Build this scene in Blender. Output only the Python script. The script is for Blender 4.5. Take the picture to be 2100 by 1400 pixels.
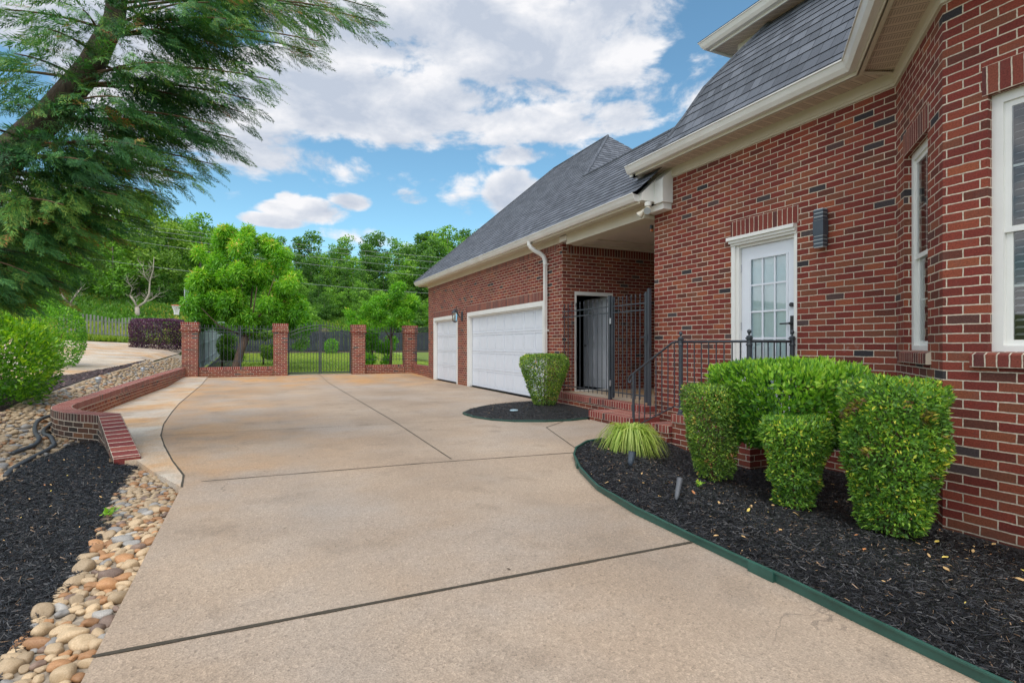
import bpy, math, random
import numpy as np
from mathutils import Vector, Matrix, geometry
R = math.radians
for o in list(bpy.data.objects): bpy.data.objects.remove(o)
scene = bpy.context.scene
col = scene.collection

# ------------------------------------------------------------------ camera
CAMZ = 1.20
HEAD = R(24.87)
cam_d = bpy.data.cameras.new("camera")
cam = bpy.data.objects.new("camera", cam_d); col.objects.link(cam)
cam.location = (0, 0, CAMZ)
cam.rotation_euler = (R(90), 0, -HEAD)
cam_d.sensor_width = 36; cam_d.lens = 1100/2100*36
cam_d.shift_y = 8/2100
cam_d.clip_start = 0.05; cam_d.clip_end = 2000
scene.camera = cam

# ------------------------------------------------------------------ world / sun
SUN_EL, SUN_AZ = R(60), R(-152)        # azimuth measured from +Y towards +X
sdir = Vector((math.sin(SUN_AZ)*math.cos(SUN_EL), math.cos(SUN_AZ)*math.cos(SUN_EL), math.sin(SUN_EL)))
sd = bpy.data.lights.new("sun", 'SUN'); sd.energy = 1.15; sd.angle = R(45); sd.color = (1, .95, .88)
so = bpy.data.objects.new("sun", sd); col.objects.link(so)
so.rotation_euler = sdir.to_track_quat('Z', 'Y').to_euler()
scene.view_settings.view_transform = 'Standard'
scene.view_settings.look = 'None'
scene.view_settings.exposure = 1.03
scene.view_settings.gamma = 1.0
scene.render.film_transparent = False
scene.cycles.max_bounces = 6
scene.cycles.transparent_max_bounces = 8

w = bpy.data.worlds.new("World"); scene.world = w; w.use_nodes = True
wt = w.node_tree; N = wt.nodes; Lk = wt.links; N.clear()
def wn(t, **k):
    n = N.new(t)
    for a, b in k.items(): setattr(n, a, b)
    return n
def wmath(op, a, b=None, c=None, clamp=False):
    n = wn('ShaderNodeMath', operation=op); n.use_clamp = clamp
    for i, v in enumerate((a, b, c)):
        if v is None: continue
        if isinstance(v, (int, float)): n.inputs[i].default_value = v
        else: Lk.new(v, n.inputs[i])
    return n.outputs[0]
sky = wn('ShaderNodeTexSky', sky_type='NISHITA', sun_disc=False)
sky.sun_elevation = SUN_EL; sky.sun_rotation = SUN_AZ; sky.air_density = 1.0; sky.dust_density = 0.3; sky.ozone_density = 2.0
tc = wn('ShaderNodeTexCoord')
sep = wn('ShaderNodeSeparateXYZ'); Lk.new(tc.outputs['Generated'], sep.inputs[0])
az = wmath('ARCTAN2', sep.outputs[0], sep.outputs[1])
el = wmath('ARCSINE', sep.outputs[2])
# cloud masses (bearing, height above horizon, half widths) in radians
def bl(x, y, rx, ry):
    u = (x-1050)/1100
    a = HEAD + math.atan(u); e = math.atan((708-y)/1100/math.hypot(1, u))
    c = math.cos(math.atan(u))
    return a, e, rx/1100*c*c, ry/1100*c*c
CL = [(870,40,420,130,1.0),(760,210,430,95,1.0),(1120,90,300,130,.9),(980,250,380,60,.8),(560,330,240,55,.7),(1290,40,150,110,.9),
      (560,452,85,20,.85),(600,432,80,34,.8),(650,430,85,34,.8),(715,414,60,24,.8),(590,405,36,24,.7),(1060,400,75,62,.95),(840,405,48,20,.5),(1380,180,110,75,.6),(420,250,300,170,.7),
      (1060,318,90,25,.6),(1290,240,130,38,.7),(230,60,400,200,.8),(100,400,250,60,.6)]
acc = None
for x, y, rx, ry, s_ in CL:
    a0, e0, ra, re = bl(x, y, rx, ry)
    d1 = wmath('POWER', wmath('DIVIDE', wmath('SUBTRACT', az, a0), ra), 2)
    d2 = wmath('POWER', wmath('DIVIDE', wmath('SUBTRACT', el, e0), re), 2)
    g = wmath('MULTIPLY', wmath('SUBTRACT', 1.0, wmath('ADD', d1, d2), None, True), s_)
    acc = g if acc is None else wmath('MAXIMUM', acc, g)
def cnoise(dz):
    cmb = wn('ShaderNodeCombineXYZ'); Lk.new(az, cmb.inputs[0])
    Lk.new(wmath('MULTIPLY', wmath('ADD', el, dz), 1.9), cmb.inputs[1]); cmb.inputs[2].default_value = 3.7
    n = wn('ShaderNodeTexNoise'); n.inputs['Scale'].default_value = 6.5; n.inputs['Detail'].default_value = 9
    n.inputs['Roughness'].default_value = .58; n.inputs['Distortion'].default_value = .25
    Lk.new(cmb.outputs[0], n.inputs['Vector']); return n.outputs[0]
n0 = cnoise(0); n1 = cnoise(.035)
front = wmath('GREATER_THAN', sep.outputs[1], -.2)
side = wmath('ADD', wmath('MULTIPLY', sep.outputs[0], math.sin(HEAD)), wmath('MULTIPLY', sep.outputs[1], math.cos(HEAD)))
fill_cloud = wn('ShaderNodeMapRange', interpolation_type='SMOOTHSTEP'); Lk.new(side, fill_cloud.inputs[0]); fill_cloud.inputs[1].default_value = .62; fill_cloud.inputs[2].default_value = .25   # bright cloud added overhead and behind, out of view, as fill for the walls
dens = wmath('ADD', wmath('ADD', wmath('MULTIPLY', acc, .72), wmath('MULTIPLY', fill_cloud.outputs[0], .35)), wmath('MULTIPLY', wmath('SUBTRACT', n0, .5), 1.9))
mr = wn('ShaderNodeMapRange', interpolation_type='SMOOTHSTEP'); Lk.new(dens, mr.inputs[0])
mr.inputs[1].default_value = .10; mr.inputs[2].default_value = .40
emb = wmath('MULTIPLY', wmath('SUBTRACT', n0, n1), 2.6)
under = wmath('MULTIPLY', wmath('SUBTRACT', dens, .25, None, True), -.75)
br = wmath('ADD', wmath('ADD', .86, emb), under)
mr2 = wn('ShaderNodeMapRange'); Lk.new(br, mr2.inputs[0]); mr2.inputs[1].default_value = .35; mr2.inputs[2].default_value = 1.1
cr = wn('ShaderNodeValToRGB'); Lk.new(mr2.outputs[0], cr.inputs[0])
cr.color_ramp.elements[0].color = (2.15, 2.4, 2.85, 1); cr.color_ramp.elements[1].color = (3.75, 3.75, 3.85, 1)
el_ = cr.color_ramp.elements.new(.5); el_.color = (2.85, 3.0, 3.3, 1)
sk2 = wn('ShaderNodeMix', data_type='RGBA', blend_type='MULTIPLY'); sk2.inputs[0].default_value = 1
Lk.new(sky.outputs[0], sk2.inputs[6]); sk2.inputs[7].default_value = (.56, .74, .70, 1)
vb = wn('ShaderNodeMix', data_type='RGBA', blend_type='MULTIPLY'); vb.inputs[0].default_value = 1; Lk.new(cr.outputs[0], vb.inputs[6]); Lk.new(wmath('ADD', 1.0, wmath('MULTIPLY', fill_cloud.outputs[0], .9)), vb.inputs[7])
mx = wn('ShaderNodeMix', data_type='RGBA'); Lk.new(mr.outputs[0], mx.inputs[0]); Lk.new(sk2.outputs[2], mx.inputs[6]); Lk.new(vb.outputs[2], mx.inputs[7])
bg = wn('ShaderNodeBackground'); bg.inputs[1].default_value = .125; Lk.new(mx.outputs[2], bg.inputs[0])
wo = wn('ShaderNodeOutputWorld'); Lk.new(bg.outputs[0], wo.inputs[0])

# ------------------------------------------------------------------ terrain height
def ss(a, b, x):
    t = np.clip((np.asarray(x, float)-a)/(b-a), 0, 1); return t*t*(3-2*t)
def gz(X, Y):
    X = np.asarray(X, float); Y = np.asarray(Y, float)
    L = -.257-.0664*np.maximum(X, -30)+.0328*np.minimum(Y, 60)-.27*np.exp(-((Y-8.3)/3.0)**2)
    xe = np.interp(Y, [-50, 5.3, 6.8, 8.6, 9.5, 21], [-.5, -.5, -1.15, -1.75, -2.72, -2.72])
    d = xe-X
    e = -.06+.30*ss(9.3, 12, Y)
    left = e+(L-e)*ss(0, .9, d)
    z = np.where(d > 0, left, -.3)
    B = .12+(np.minimum(Y, 60)-22)*.0375
    m = ss(-4.2, -2.4, X)
    back = L*(1-m)+B*m
    z = np.where(Y > 21.7, back, z)
    return z+3.4*ss(40, 60, Y)+9*ss(58, 140, Y)
def g1(x, y): return float(gz(x, y))
def bedz(X, Y):
    X = np.asarray(X, float); Y = np.asarray(Y, float)
    xe = np.interp(Y, [-5, 2.5, 3.1, 3.73, 4.33, 4.88, 5.21, 5.49, 5.56], [2.35, 2.38, 2.38, 2.51, 2.72, 2.99, 3.22, 3.55, 3.85])
    d = X-xe
    return .015+.03*np.exp(-((d-.4)/.35)**2)-.17*ss(.3, 2.2, d)
def drvz(X, Y): return .085*ss(17.8, 21.2, Y)+0*np.asarray(X, float)

# ------------------------------------------------------------------ object helpers
def tag(o, label=None, cat=None, group=None, kind=None):
    if label: o['label'] = label
    if cat: o['category'] = cat
    if group: o['group'] = group
    if kind: o['kind'] = kind
    return o
def thing(name, label, cat, loc=(0, 0, 0), group=None):
    o = bpy.data.objects.new(name, None); col.objects.link(o); o.location = loc
    o.empty_display_size = .2
    return tag(o, label, cat, group)
def adopt(o, parent):
    if parent is not None:
        off = Vector(parent.location)
        if parent.parent is not None or parent.type == 'MESH': off = Vector((0, 0, 0))
        o.parent = parent; o.matrix_parent_inverse = Matrix.Translation(-off)
    return o
def link_mesh(name, me, mat=None, parent=None):
    if mat: me.materials.append(mat)
    o = bpy.data.objects.new(name, me); col.objects.link(o)
    return adopt(o, parent)
def kids(o): return [c for c in bpy.data.objects if c.parent == o]
def copy_tree(o, loc=None, rz=0, scale=None, label=None):
    c = o.copy(); col.objects.link(c)
    for ch in kids(o):
        d = ch.copy(); col.objects.link(d); d.parent = c
        for g in kids(ch):
            e = g.copy(); col.objects.link(e); e.parent = d
    if loc is not None: c.location = loc
    c.rotation_euler = (0, 0, rz)
    if scale: c.scale = (scale,)*3 if isinstance(scale, (int, float)) else scale
    if label: c['label'] = label
    return c

class MB:
    def __init__(s): s.v = []; s.f = []; s.uv = []
    def face(s, pts, uv=None):
        b = len(s.v); s.v += [tuple(p) for p in pts]; s.f.append(tuple(range(b, b+len(pts))))
        s.uv += list(uv) if uv else [(p[0], p[1]) for p in pts]
    def box(s, lo, hi, m=None):
        x0, y0, z0 = lo; x1, y1, z1 = hi
        P = [(x0,y0,z0),(x1,y0,z0),(x1,y1,z0),(x0,y1,z0),(x0,y0,z1),(x1,y0,z1),(x1,y1,z1),(x0,y1,z1)]
        F = [(0,3,2,1),(4,5,6,7),(0,1,5,4),(1,2,6,5),(2,3,7,6),(3,0,4,7)]
        for k, f in enumerate(F):
            q = [P[i] for i in f]
            if k < 2: uv = [(p[0], p[1]) for p in q]
            elif k in (2, 4): uv = [(p[0], p[2]) for p in q]
            else: uv = [(p[1], p[2]) for p in q]
            if m: q = [tuple(m @ Vector(p)) for p in q]
            s.face(q, uv)
        return s
    def tube(s, pts, r, n=8, cap=True):
        pts = [Vector(p) for p in pts]
        rs = r if hasattr(r, '__len__') else [r]*len(pts)
        rings = []; up = Vector((0, 0, 1)); prev = None
        for i, p in enumerate(pts):
            d = (pts[min(i+1, len(pts)-1)]-pts[max(i-1, 0)])
            if d.length < 1e-9: d = Vector((0, 0, 1))
            d.normalize()
            if prev is None:
                a = d.orthogonal().normalized()
            else:
                a = (prev-d*prev.dot(d))
                a = a.normalized() if a.length > 1e-6 else d.orthogonal().normalized()
            prev = a; b = d.cross(a)
            rings.append([p+(a*math.cos(t)+b*math.sin(t))*rs[i] for t in [2*math.pi*k/n for k in range(n)]])
        base = len(s.v)
        for rg in rings: s.v += [tuple(q) for q in rg]
        L = 0
        for i in range(len(rings)-1):
            dl = (pts[i+1]-pts[i]).length
            for k in range(n):
                k2 = (k+1) % n
                s.f.append((base+i*n+k, base+i*n+k2, base+(i+1)*n+k2, base+(i+1)*n+k))
                s.uv += [(k/n, L), ((k+1)/n, L), ((k+1)/n, L+dl), (k/n, L+dl)]
            L += dl
        if cap:
            s.f.append(tuple(base+k for k in reversed(range(n)))); s.uv += [(0, 0)]*n
            s.f.append(tuple(base+(len(rings)-1)*n+k for k in range(n))); s.uv += [(0, 0)]*n
        return s
    def lathe(s, c, prof, n=16):
        base = len(s.v)
        for r, z in prof:
            for k in range(n):
                t = 2*math.pi*k/n; s.v.append((c[0]+r*math.cos(t), c[1]+r*math.sin(t), c[2]+z))
        for i in range(len(prof)-1):
            for k in range(n):
                k2 = (k+1) % n
                s.f.append((base+i*n+k, base+i*n+k2, base+(i+1)*n+k2, base+(i+1)*n+k)); s.uv += [(0, 0)]*4
        s.f.append(tuple(base+k for k in reversed(range(n)))); s.uv += [(0, 0)]*n
        s.f.append(tuple(base+(len(prof)-1)*n+k for k in range(n))); s.uv += [(0, 0)]*n
        return s
    def build(s, name, mat=None, parent=None, smooth=False, bevel=0):
        me = bpy.data.meshes.new(name); me.from_pydata(s.v, [], s.f)
        uv = me.uv_layers.new(name='UVMap'); flat = np.array(s.uv, dtype=np.float32).ravel()
        uv.data.foreach_set('uv', flat)
        if smooth: me.polygons.foreach_set('use_smooth', [True]*len(me.polygons))
        me.update()
        o = link_mesh(name, me, mat, parent)
        if bevel:
            m = o.modifiers.new('bevel', 'BEVEL'); m.width = bevel; m.segments = 2; m.limit_method = 'ANGLE'
        return o

def quads_mesh(name, V, rnd=None, mat=None, parent=None, n=4, extra=None):
    """V: (N,n,3) array of polygons; rnd: (N,) value per face"""
    cnt = V.shape[0]
    me = bpy.data.meshes.new(name)
    me.vertices.add(cnt*n); me.vertices.foreach_set('co', V.reshape(-1).astype(np.float32))
    me.loops.add(cnt*n); me.loops.foreach_set('vertex_index', np.arange(cnt*n, dtype=np.int32))
    me.polygons.add(cnt); me.polygons.foreach_set('loop_start', np.arange(0, cnt*n, n, dtype=np.int32))
    me.polygons.foreach_set('loop_total', np.full(cnt, n, dtype=np.int32))
    me.update(calc_edges=True)
    if rnd is not None:
        a = me.attributes.new('rnd', 'FLOAT', 'FACE'); a.data.foreach_set('value', rnd.astype(np.float32))
    return link_mesh(name, me, mat, parent) if mat or parent else me

# ------------------------------------------------------------------ material helpers
def mat(name):
    m = bpy.data.materials.new(name); m.use_nodes = True
    nt = m.node_tree; nt.nodes.clear()
    out = nt.nodes.new('ShaderNodeOutputMaterial'); b = nt.nodes.new('ShaderNodeBsdfPrincipled')
    nt.links.new(b.outputs[0], out.inputs[0])
    return m, nt, b, out
def nd(nt, t, ins=None, **k):
    n = nt.nodes.new(t)
    for a, v in k.items(): setattr(n, a, v)
    for a, v in (ins or {}).items():
        if isinstance(v, bpy.types.NodeSocket): nt.links.new(v, n.inputs[a])
        else: n.inputs[a].default_value = v
    return n
def ramp(nt, fac, stops, interp='LINEAR'):
    r = nt.nodes.new('ShaderNodeValToRGB'); nt.links.new(fac, r.inputs[0]); e = r.color_ramp.elements
    r.color_ramp.interpolation = interp
    while len(e) > 1: e.remove(e[-1])
    e[0].position = stops[0][0]; e[0].color = (*stops[0][1], 1)
    for p, c in stops[1:]:
        q = e.new(p); q.color = (*c, 1)
    return r.outputs[0]
def mixc(nt, f, a, b, mode='MIX'):
    n = nt.nodes.new('ShaderNodeMix'); n.data_type = 'RGBA'; n.blend_type = mode
    for i, v in ((0, f), (6, a), (7, b)):
        if isinstance(v, bpy.types.NodeSocket): nt.links.new(v, n.inputs[i])
        elif i == 0: n.inputs[0].default_value = v
        else: n.inputs[i].default_value = (*v, 1)
    return n.outputs[2]
def mth(nt, op, a, b=0.0, clamp=False):
    n = nt.nodes.new('ShaderNodeMath'); n.operation = op; n.use_clamp = clamp
    for i, v in enumerate((a, b)):
        if isinstance(v, bpy.types.NodeSocket): nt.links.new(v, n.inputs[i])
        else: n.inputs[i].default_value = v
    return n.outputs[0]
def noise(nt, scale, detail=4, vec=None, rough=.55, dim='3D'):
    n = nt.nodes.new('ShaderNodeTexNoise'); n.noise_dimensions = dim
    n.inputs['Scale'].default_value = scale; n.inputs['Detail'].default_value = detail; n.inputs['Roughness'].default_value = rough
    if vec is None:
        g = nt.nodes.new('ShaderNodeNewGeometry'); vec = g.outputs['Position']
    nt.links.new(vec, n.inputs['Vector']); return n.outputs[0]
def bump(nt, b, h, strength=.3, dist=.01):
    n = nt.nodes.new('ShaderNodeBump'); n.inputs['Strength'].default_value = strength; n.inputs['Distance'].default_value = dist
    nt.links.new(h, n.inputs['Height']); nt.links.new(n.outputs[0], b.inputs['Normal']); return n
def plain(name, c, rough=.5, var=.12, nscale=6, metal=0, bmp=0, spec=.5, bscale=None):
    m, nt, b, _ = mat(name)
    f = noise(nt, nscale, 5)
    nt.links.new(ramp(nt, f, [(.25, tuple(x*(1-var) for x in c)), (.75, tuple(min(1, x*(1+var)) for x in c))]), b.inputs['Base Color'])
    b.inputs['Roughness'].default_value = rough; b.inputs['Metallic'].default_value = metal
    b.inputs['Specular IOR Level'].default_value = spec
    if bmp: bump(nt, b, noise(nt, bscale or nscale*6, 4), bmp, .004)
    return m

def brick_mat(name, offset=.5, bw=.2032, rh=.0677, ms=.0052, stain=False, palette=None):
    m, nt, b, _ = mat(name)
    tcn = nt.nodes.new('ShaderNodeTexCoord'); uv = tcn.outputs['UV']
    wob = nd(nt, 'ShaderNodeTexNoise', {'Scale': 14.0, 'Detail': 3.0, 'Vector': uv})
    sub = nd(nt, 'ShaderNodeVectorMath', {0: wob.outputs['Color'], 1: (.5, .5, .5)}, operation='SUBTRACT')
    scl = nd(nt, 'ShaderNodeVectorMath', {0: sub.outputs[0], 'Scale': .009}, operation='SCALE')
    add = nd(nt, 'ShaderNodeVectorMath', {0: uv, 1: scl.outputs[0]}, operation='ADD')
    bt = nt.nodes.new('ShaderNodeTexBrick'); nt.links.new(add.outputs[0], bt.inputs['Vector'])
    bt.offset = offset; bt.squash = 1
    for k, v in {'Scale': 1.0, 'Mortar Size': ms, 'Mortar Smooth': .25, 'Bias': 0.0, 'Brick Width': bw, 'Row Height': rh}.items(): bt.inputs[k].default_value = v
    bt.inputs['Color1'].default_value = (0, 0, 0, 1); bt.inputs['Color2'].default_value = (1, 1, 1, 1); bt.inputs['Mortar'].default_value = (.5, .5, .5, 1)
    pal = palette or [(0, (.035, .033, .038)), (.03, (.08, .06, .06)), (.045, (.13, .042, .028)), (.2, (.175, .034, .025)), (.5, (.225, .042, .030)),
                      (.72, (.285, .070, .038)), (.88, (.19, .068, .040)), (1.0, (.33, .090, .042))]
    c = ramp(nt, bt.outputs['Color'], pal)
    fine = noise(nt, 90, 5, uv); big = noise(nt, 1.3, 4, uv)
    c = mixc(nt, .62, c, ramp(nt, fine, [(.3, (.45, .45, .45)), (.7, (1.35, 1.32, 1.3))]), 'MULTIPLY')
    streak = noise(nt, 9, 4, uv)
    c = mixc(nt, ramp(nt, streak, [(.55, (0, 0, 0)), (.8, (.35, .35, .35))]), c, (.12, .085, .075))
    mort = mixc(nt, .6, ramp(nt, noise(nt, 45, 4, uv), [(.3, (.50, .43, .34)), (.7, (.80, .70, .57))]), ramp(nt, noise(nt, 2.1, 5, uv), [(.3, (.62, .58, .55)), (.7, (1.15, 1.12, 1.08))]), 'MULTIPLY')
    lime = noise(nt, 2.7, 6, uv, .7)
    c = mixc(nt, ramp(nt, lime, [(.66, (0, 0, 0)), (.74, (.35, .35, .35))]), c, (.50, .44, .40))
    c = mixc(nt, bt.outputs['Fac'], c, mort)
    c = mixc(nt, .35, c, ramp(nt, big, [(.3, (.62, .62, .65)), (.7, (1.2, 1.16, 1.1))]), 'MULTIPLY')
    sp0 = nd(nt, 'ShaderNodeSeparateXYZ', {0: nt.nodes.new('ShaderNodeNewGeometry').outputs['Position']})
    dz_ = mth(nt, 'SUBTRACT', .10, mth(nt, 'ADD', sp0.outputs[2], mth(nt, 'MULTIPLY', noise(nt, 5, 5), .35)))
    c = mixc(nt, mth(nt, 'MULTIPLY', dz_, 3.0, True), c, (.06, .045, .038))
    if stain:      # rusty splash marks near the ground
        sp = nd(nt, 'ShaderNodeSeparateXYZ', {0: nt.nodes.new('ShaderNodeNewGeometry').outputs['Position']})
        zz = mth(nt, 'SUBTRACT', .42, mth(nt, 'ADD', sp.outputs[2], mth(nt, 'MULTIPLY', noise(nt, 3, 4), .35)))
        c = mixc(nt, mth(nt, 'MULTIPLY', zz, 1.6, True), c, (.40, .15, .05))
    nt.links.new(c, b.inputs['Base Color']); b.inputs['Roughness'].default_value = .82
    b.inputs['Specular IOR Level'].default_value = .3
    h = mth(nt, 'ADD', mth(nt, 'MULTIPLY', bt.outputs['Fac'], -1.0), mth(nt, 'MULTIPLY', fine, .35))
    bump(nt, b, h, .9, .006)
    return m

M = {}
M['brick'] = brick_mat('red_brick')
M['brick_stain'] = brick_mat('red_brick_stained', stain=True)
M['soldier'] = brick_mat('soldier_brick', offset=0.0, bw=.2045, palette=[(0, (.11, .04, .036)), (.3, (.17, .038, .032)), (.7, (.22, .05, .036)), (1, (.26, .075, .045))])
M['soldier_dark'] = brick_mat('weathered_rowlock_brick', offset=0.0, bw=.2045, palette=[(0, (.05, .038, .03)), (.3, (.09, .05, .04)), (.7, (.13, .05, .04)), (1, (.17, .07, .05))])
M['brick_dark'] = brick_mat('weathered_brick', palette=[(0, (.03, .026, .022)), (.4, (.07, .04, .028)), (.8, (.11, .05, .03)), (1, (.2, .09, .04))])
M['cap'] = brick_mat('cap_brick', offset=0.0, bw=.2045, palette=[(0, (.06, .045, .045)), (.08, (.2, .04, .036)), (.5, (.27, .055, .045)), (1, (.31, .085, .06))])
M['white'] = plain('white_trim_paint', (.76, .75, .71), .38, .04, 5, bmp=.05)
M['cream'] = plain('cream_trim_paint', (.62, .57, .46), .5, .07, 3, bmp=.05)
M['doorwhite'] = plain('white_door_paint', (.70, .73, .78), .35, .03, 5)
M['iron'] = plain('dark_iron_paint', (.040, .047, .058), .42, .2, 8, bmp=.1)
M['black'] = plain('black_plastic', (.02, .022, .025), .45, .2, 9)
M['slate'] = plain('slate_blue_lamp', (.05, .065, .085), .45, .2, 9)
M['ceil'] = plain('porch_ceiling_paint', (.70, .64, .56), .55, .05, 3)
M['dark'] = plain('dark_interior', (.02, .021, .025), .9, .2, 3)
M['metal'] = plain('dull_metal', (.45, .45, .46), .35, .1, 9, metal=.9)
M['roomwall'] = plain('interior_wall', (.25, .24, .22), .9, .1, 3)
# ------------------------------------------------------------------ more materials
def concrete(name, light=False):
    m, nt, b, _ = mat(name)
    g = nt.nodes.new('ShaderNodeNewGeometry'); P = g.outputs['Position']
    base = ramp(nt, noise(nt, .55, 6, P), [(.3, (.295, .225, .165)), (.5, (.37, .285, .21)), (.72, (.44, .35, .265))])
    if light: base = ramp(nt, noise(nt, .9, 6, P), [(.3, (.44, .37, .28)), (.5, (.52, .45, .36)), (.7, (.58, .53, .45))])
    # orange rust wash
    sx = nd(nt, 'ShaderNodeSeparateXYZ', {0: P})
    rust = noise(nt, .8, 6, P, .65)
    if light: k = ramp(nt, rust, [(.42, (0, 0, 0)), (.62, (.75,)*3)])
    else:
        edge = mth(nt, 'MULTIPLY', mth(nt, 'SUBTRACT', 1.6, mth(nt, 'ADD', sx.outputs[0], 0)), .22, True)
        far = mth(nt, 'MULTIPLY', mth(nt, 'SUBTRACT', sx.outputs[1], 14.5), .22, True)
        zone = mth(nt, 'MAXIMUM', mth(nt, 'MULTIPLY', edge, mth(nt, 'MULTIPLY', mth(nt, 'SUBTRACT', sx.outputs[1], 4.2), .5, True)), far)
        k = mth(nt, 'MULTIPLY', mth(nt, 'MULTIPLY', mth(nt, 'SUBTRACT', rust, .33), 3.2, True), zone)
    base = mixc(nt, k, base, (.52, .27, .09))
    # grey damp and tyre-worn patches
    pat = noise(nt, .35, 5, P, .6)
    base = mixc(nt, ramp(nt, pat, [(.47, (0, 0, 0)), (.66, (.6,)*3)]), base, (.36, .33, .30))
    blot = noise(nt, 1.7, 5, P, .6)
    base = mixc(nt, ramp(nt, blot, [(.54, (0, 0, 0)), (.76, (.7,)*3)]), base, (.22, .17, .125))
    oil = nd(nt, 'ShaderNodeTexVoronoi', {'Vector': P, 'Scale': .9, 'Randomness': 1.0})
    base = mixc(nt, ramp(nt, mth(nt, 'ADD', oil.outputs[0], mth(nt, 'MULTIPLY', blot, .25)), [(.13, (.45,)*3), (.22, (0, 0, 0))]), base, (.17, .14, .11))
    # exposed aggregate
    v = nd(nt, 'ShaderNodeTexVoronoi', {'Vector': P, 'Scale': 95.0})
    sp = ramp(nt, v.outputs['Color'], [(.0, (.42, .40, .38)), (.25, (.85, .83, .80)), (.7, (1.08, 1.05, 1.02)), (1, (1.5, 1.45, 1.4))])
    base = mixc(nt, .6, base, sp, 'MULTIPLY')
    wv = nd(nt, 'ShaderNodeTexNoise', {'Vector': P, 'Scale': 1.1, 'Detail': 5.0}); wa = nd(nt, 'ShaderNodeVectorMath', {0: P, 1: wv.outputs['Color']}, operation='ADD')
    ck = nd(nt, 'ShaderNodeTexVoronoi', {'Vector': wa.outputs[0], 'Scale': .33}, feature='DISTANCE_TO_EDGE')
    ckm = mth(nt, 'MULTIPLY', mth(nt, 'LESS_THAN', ck.outputs[0], .0016), mth(nt, 'GREATER_THAN', noise(nt, .9, 2, P), .53))
    base = mixc(nt, mth(nt, 'MULTIPLY', ckm, .45), base, (.14, .11, .085))
    trk = mth(nt, 'MULTIPLY', mth(nt, 'POWER', mth(nt, 'ABSOLUTE', mth(nt, 'COSINE', mth(nt, 'MULTIPLY', mth(nt, 'SUBTRACT', sx.outputs[0], .35), math.pi/1.55))), 10.0), mth(nt, 'MULTIPLY', noise(nt, 2.2, 5, P), .38))
    if not light: base = mixc(nt, trk, base, (.27, .22, .175))
    gr = noise(nt, 160, 3, P)
    base = mixc(nt, .5, base, ramp(nt, gr, [(.32, (.45,)*3), (.5, (1,)*3), (.7, (1.4,)*3)]), 'MULTIPLY')
    nt.links.new(base, b.inputs['Base Color']); b.inputs['Roughness'].default_value = .78; b.inputs['Specular IOR Level'].default_value = .35
    bump(nt, b, mth(nt, 'ADD', gr, v.outputs[0]), .5, .004)
    return m
M['concrete'] = concrete('driveway_concrete'); M['concrete_light'] = concrete('pale_concrete', True)

def shingle_mat():
    m, nt, b, _ = mat('asphalt_shingles')
    uv = nt.nodes.new('ShaderNodeTexCoord').outputs['UV']
    wob = nd(nt, 'ShaderNodeTexNoise', {'Scale': 3.0, 'Detail': 2.0, 'Vector': uv})
    bt = nt.nodes.new('ShaderNodeTexBrick'); nt.links.new(uv, bt.inputs['Vector']); bt.offset = .37; bt.offset_frequency = 3; bt.squash = .7; bt.squash_frequency = 2
    for k, v in {'Scale': 1.0, 'Mortar Size': .004, 'Mortar Smooth': .0, 'Bias': 0.0, 'Brick Width': .19, 'Row Height': .143}.items(): bt.inputs[k].default_value = v
    bt.inputs['Color1'].default_value = (0, 0, 0, 1); bt.inputs['Color2'].default_value = (1, 1, 1, 1)
    c = ramp(nt, bt.outputs['Color'], [(0, (.072, .080, .096)), (.35, (.092, .102, .122)), (.7, (.115, .127, .150)), (1, (.14, .152, .178))])
    c = mixc(nt, mth(nt, 'MULTIPLY', bt.outputs['Fac'], .8), c, (.02, .022, .028))
    gr = noise(nt, 210, 3, uv)
    c = mixc(nt, .8, c, ramp(nt, gr, [(.3, (.5,)*3), (.7, (1.5,)*3)]), 'MULTIPLY')
    c = mixc(nt, .5, c, ramp(nt, noise(nt, .7, 4, uv), [(.3, (.8,)*3), (.7, (1.15,)*3)]), 'MULTIPLY')
    nt.links.new(c, b.inputs['Base Color']); b.inputs['Roughness'].default_value = .85
    bump(nt, b, mth(nt, 'ADD', gr, mth(nt, 'MULTIPLY', bt.outputs['Fac'], -1.0)), .4, .004)
    return m
M['shingle'] = shingle_mat()

def soffit_mat(name, axis=0):
    m, nt, b, _ = mat(name)
    uv = nt.nodes.new('ShaderNodeTexCoord').outputs['UV']; s = nd(nt, 'ShaderNodeSeparateXYZ', {0: uv})
    fr = mth(nt, 'FRACT', mth(nt, 'DIVIDE', s.outputs[0], .135))
    band = mth(nt, 'MULTIPLY', mth(nt, 'GREATER_THAN', fr, .34), mth(nt, 'LESS_THAN', fr, .92))
    hx = mth(nt, 'GREATER_THAN', mth(nt, 'SINE', mth(nt, 'MULTIPLY', s.outputs[0], 2*math.pi/.011)), .1)
    hy = mth(nt, 'GREATER_THAN', mth(nt, 'SINE', mth(nt, 'MULTIPLY', s.outputs[1], 2*math.pi/.02)), -.35)
    hole = mth(nt, 'MULTIPLY', band, mth(nt, 'MULTIPLY', hx, hy))
    groove = mth(nt, 'LESS_THAN', fr, .07)
    c = mixc(nt, hole, (.66, .56, .46), (.20, .13, .09))
    c = mixc(nt, groove, c, (.30, .24, .19))
    nt.links.new(c, b.inputs['Base Color']); b.inputs['Roughness'].default_value = .55
    return m
M['soffit'] = soffit_mat('vented_soffit')
def alu():
    m, nt, b, _ = mat('gutter_aluminium')
    c = ramp(nt, noise(nt, 2.2, 4), [(.3, (.66, .64, .60)), (.7, (.76, .75, .72))])
    nt.links.new(c, b.inputs['Base Color']); b.inputs['Roughness'].default_value = .3; b.inputs['Specular IOR Level'].default_value = .7
    return m
M['gutter'] = alu()
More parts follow.
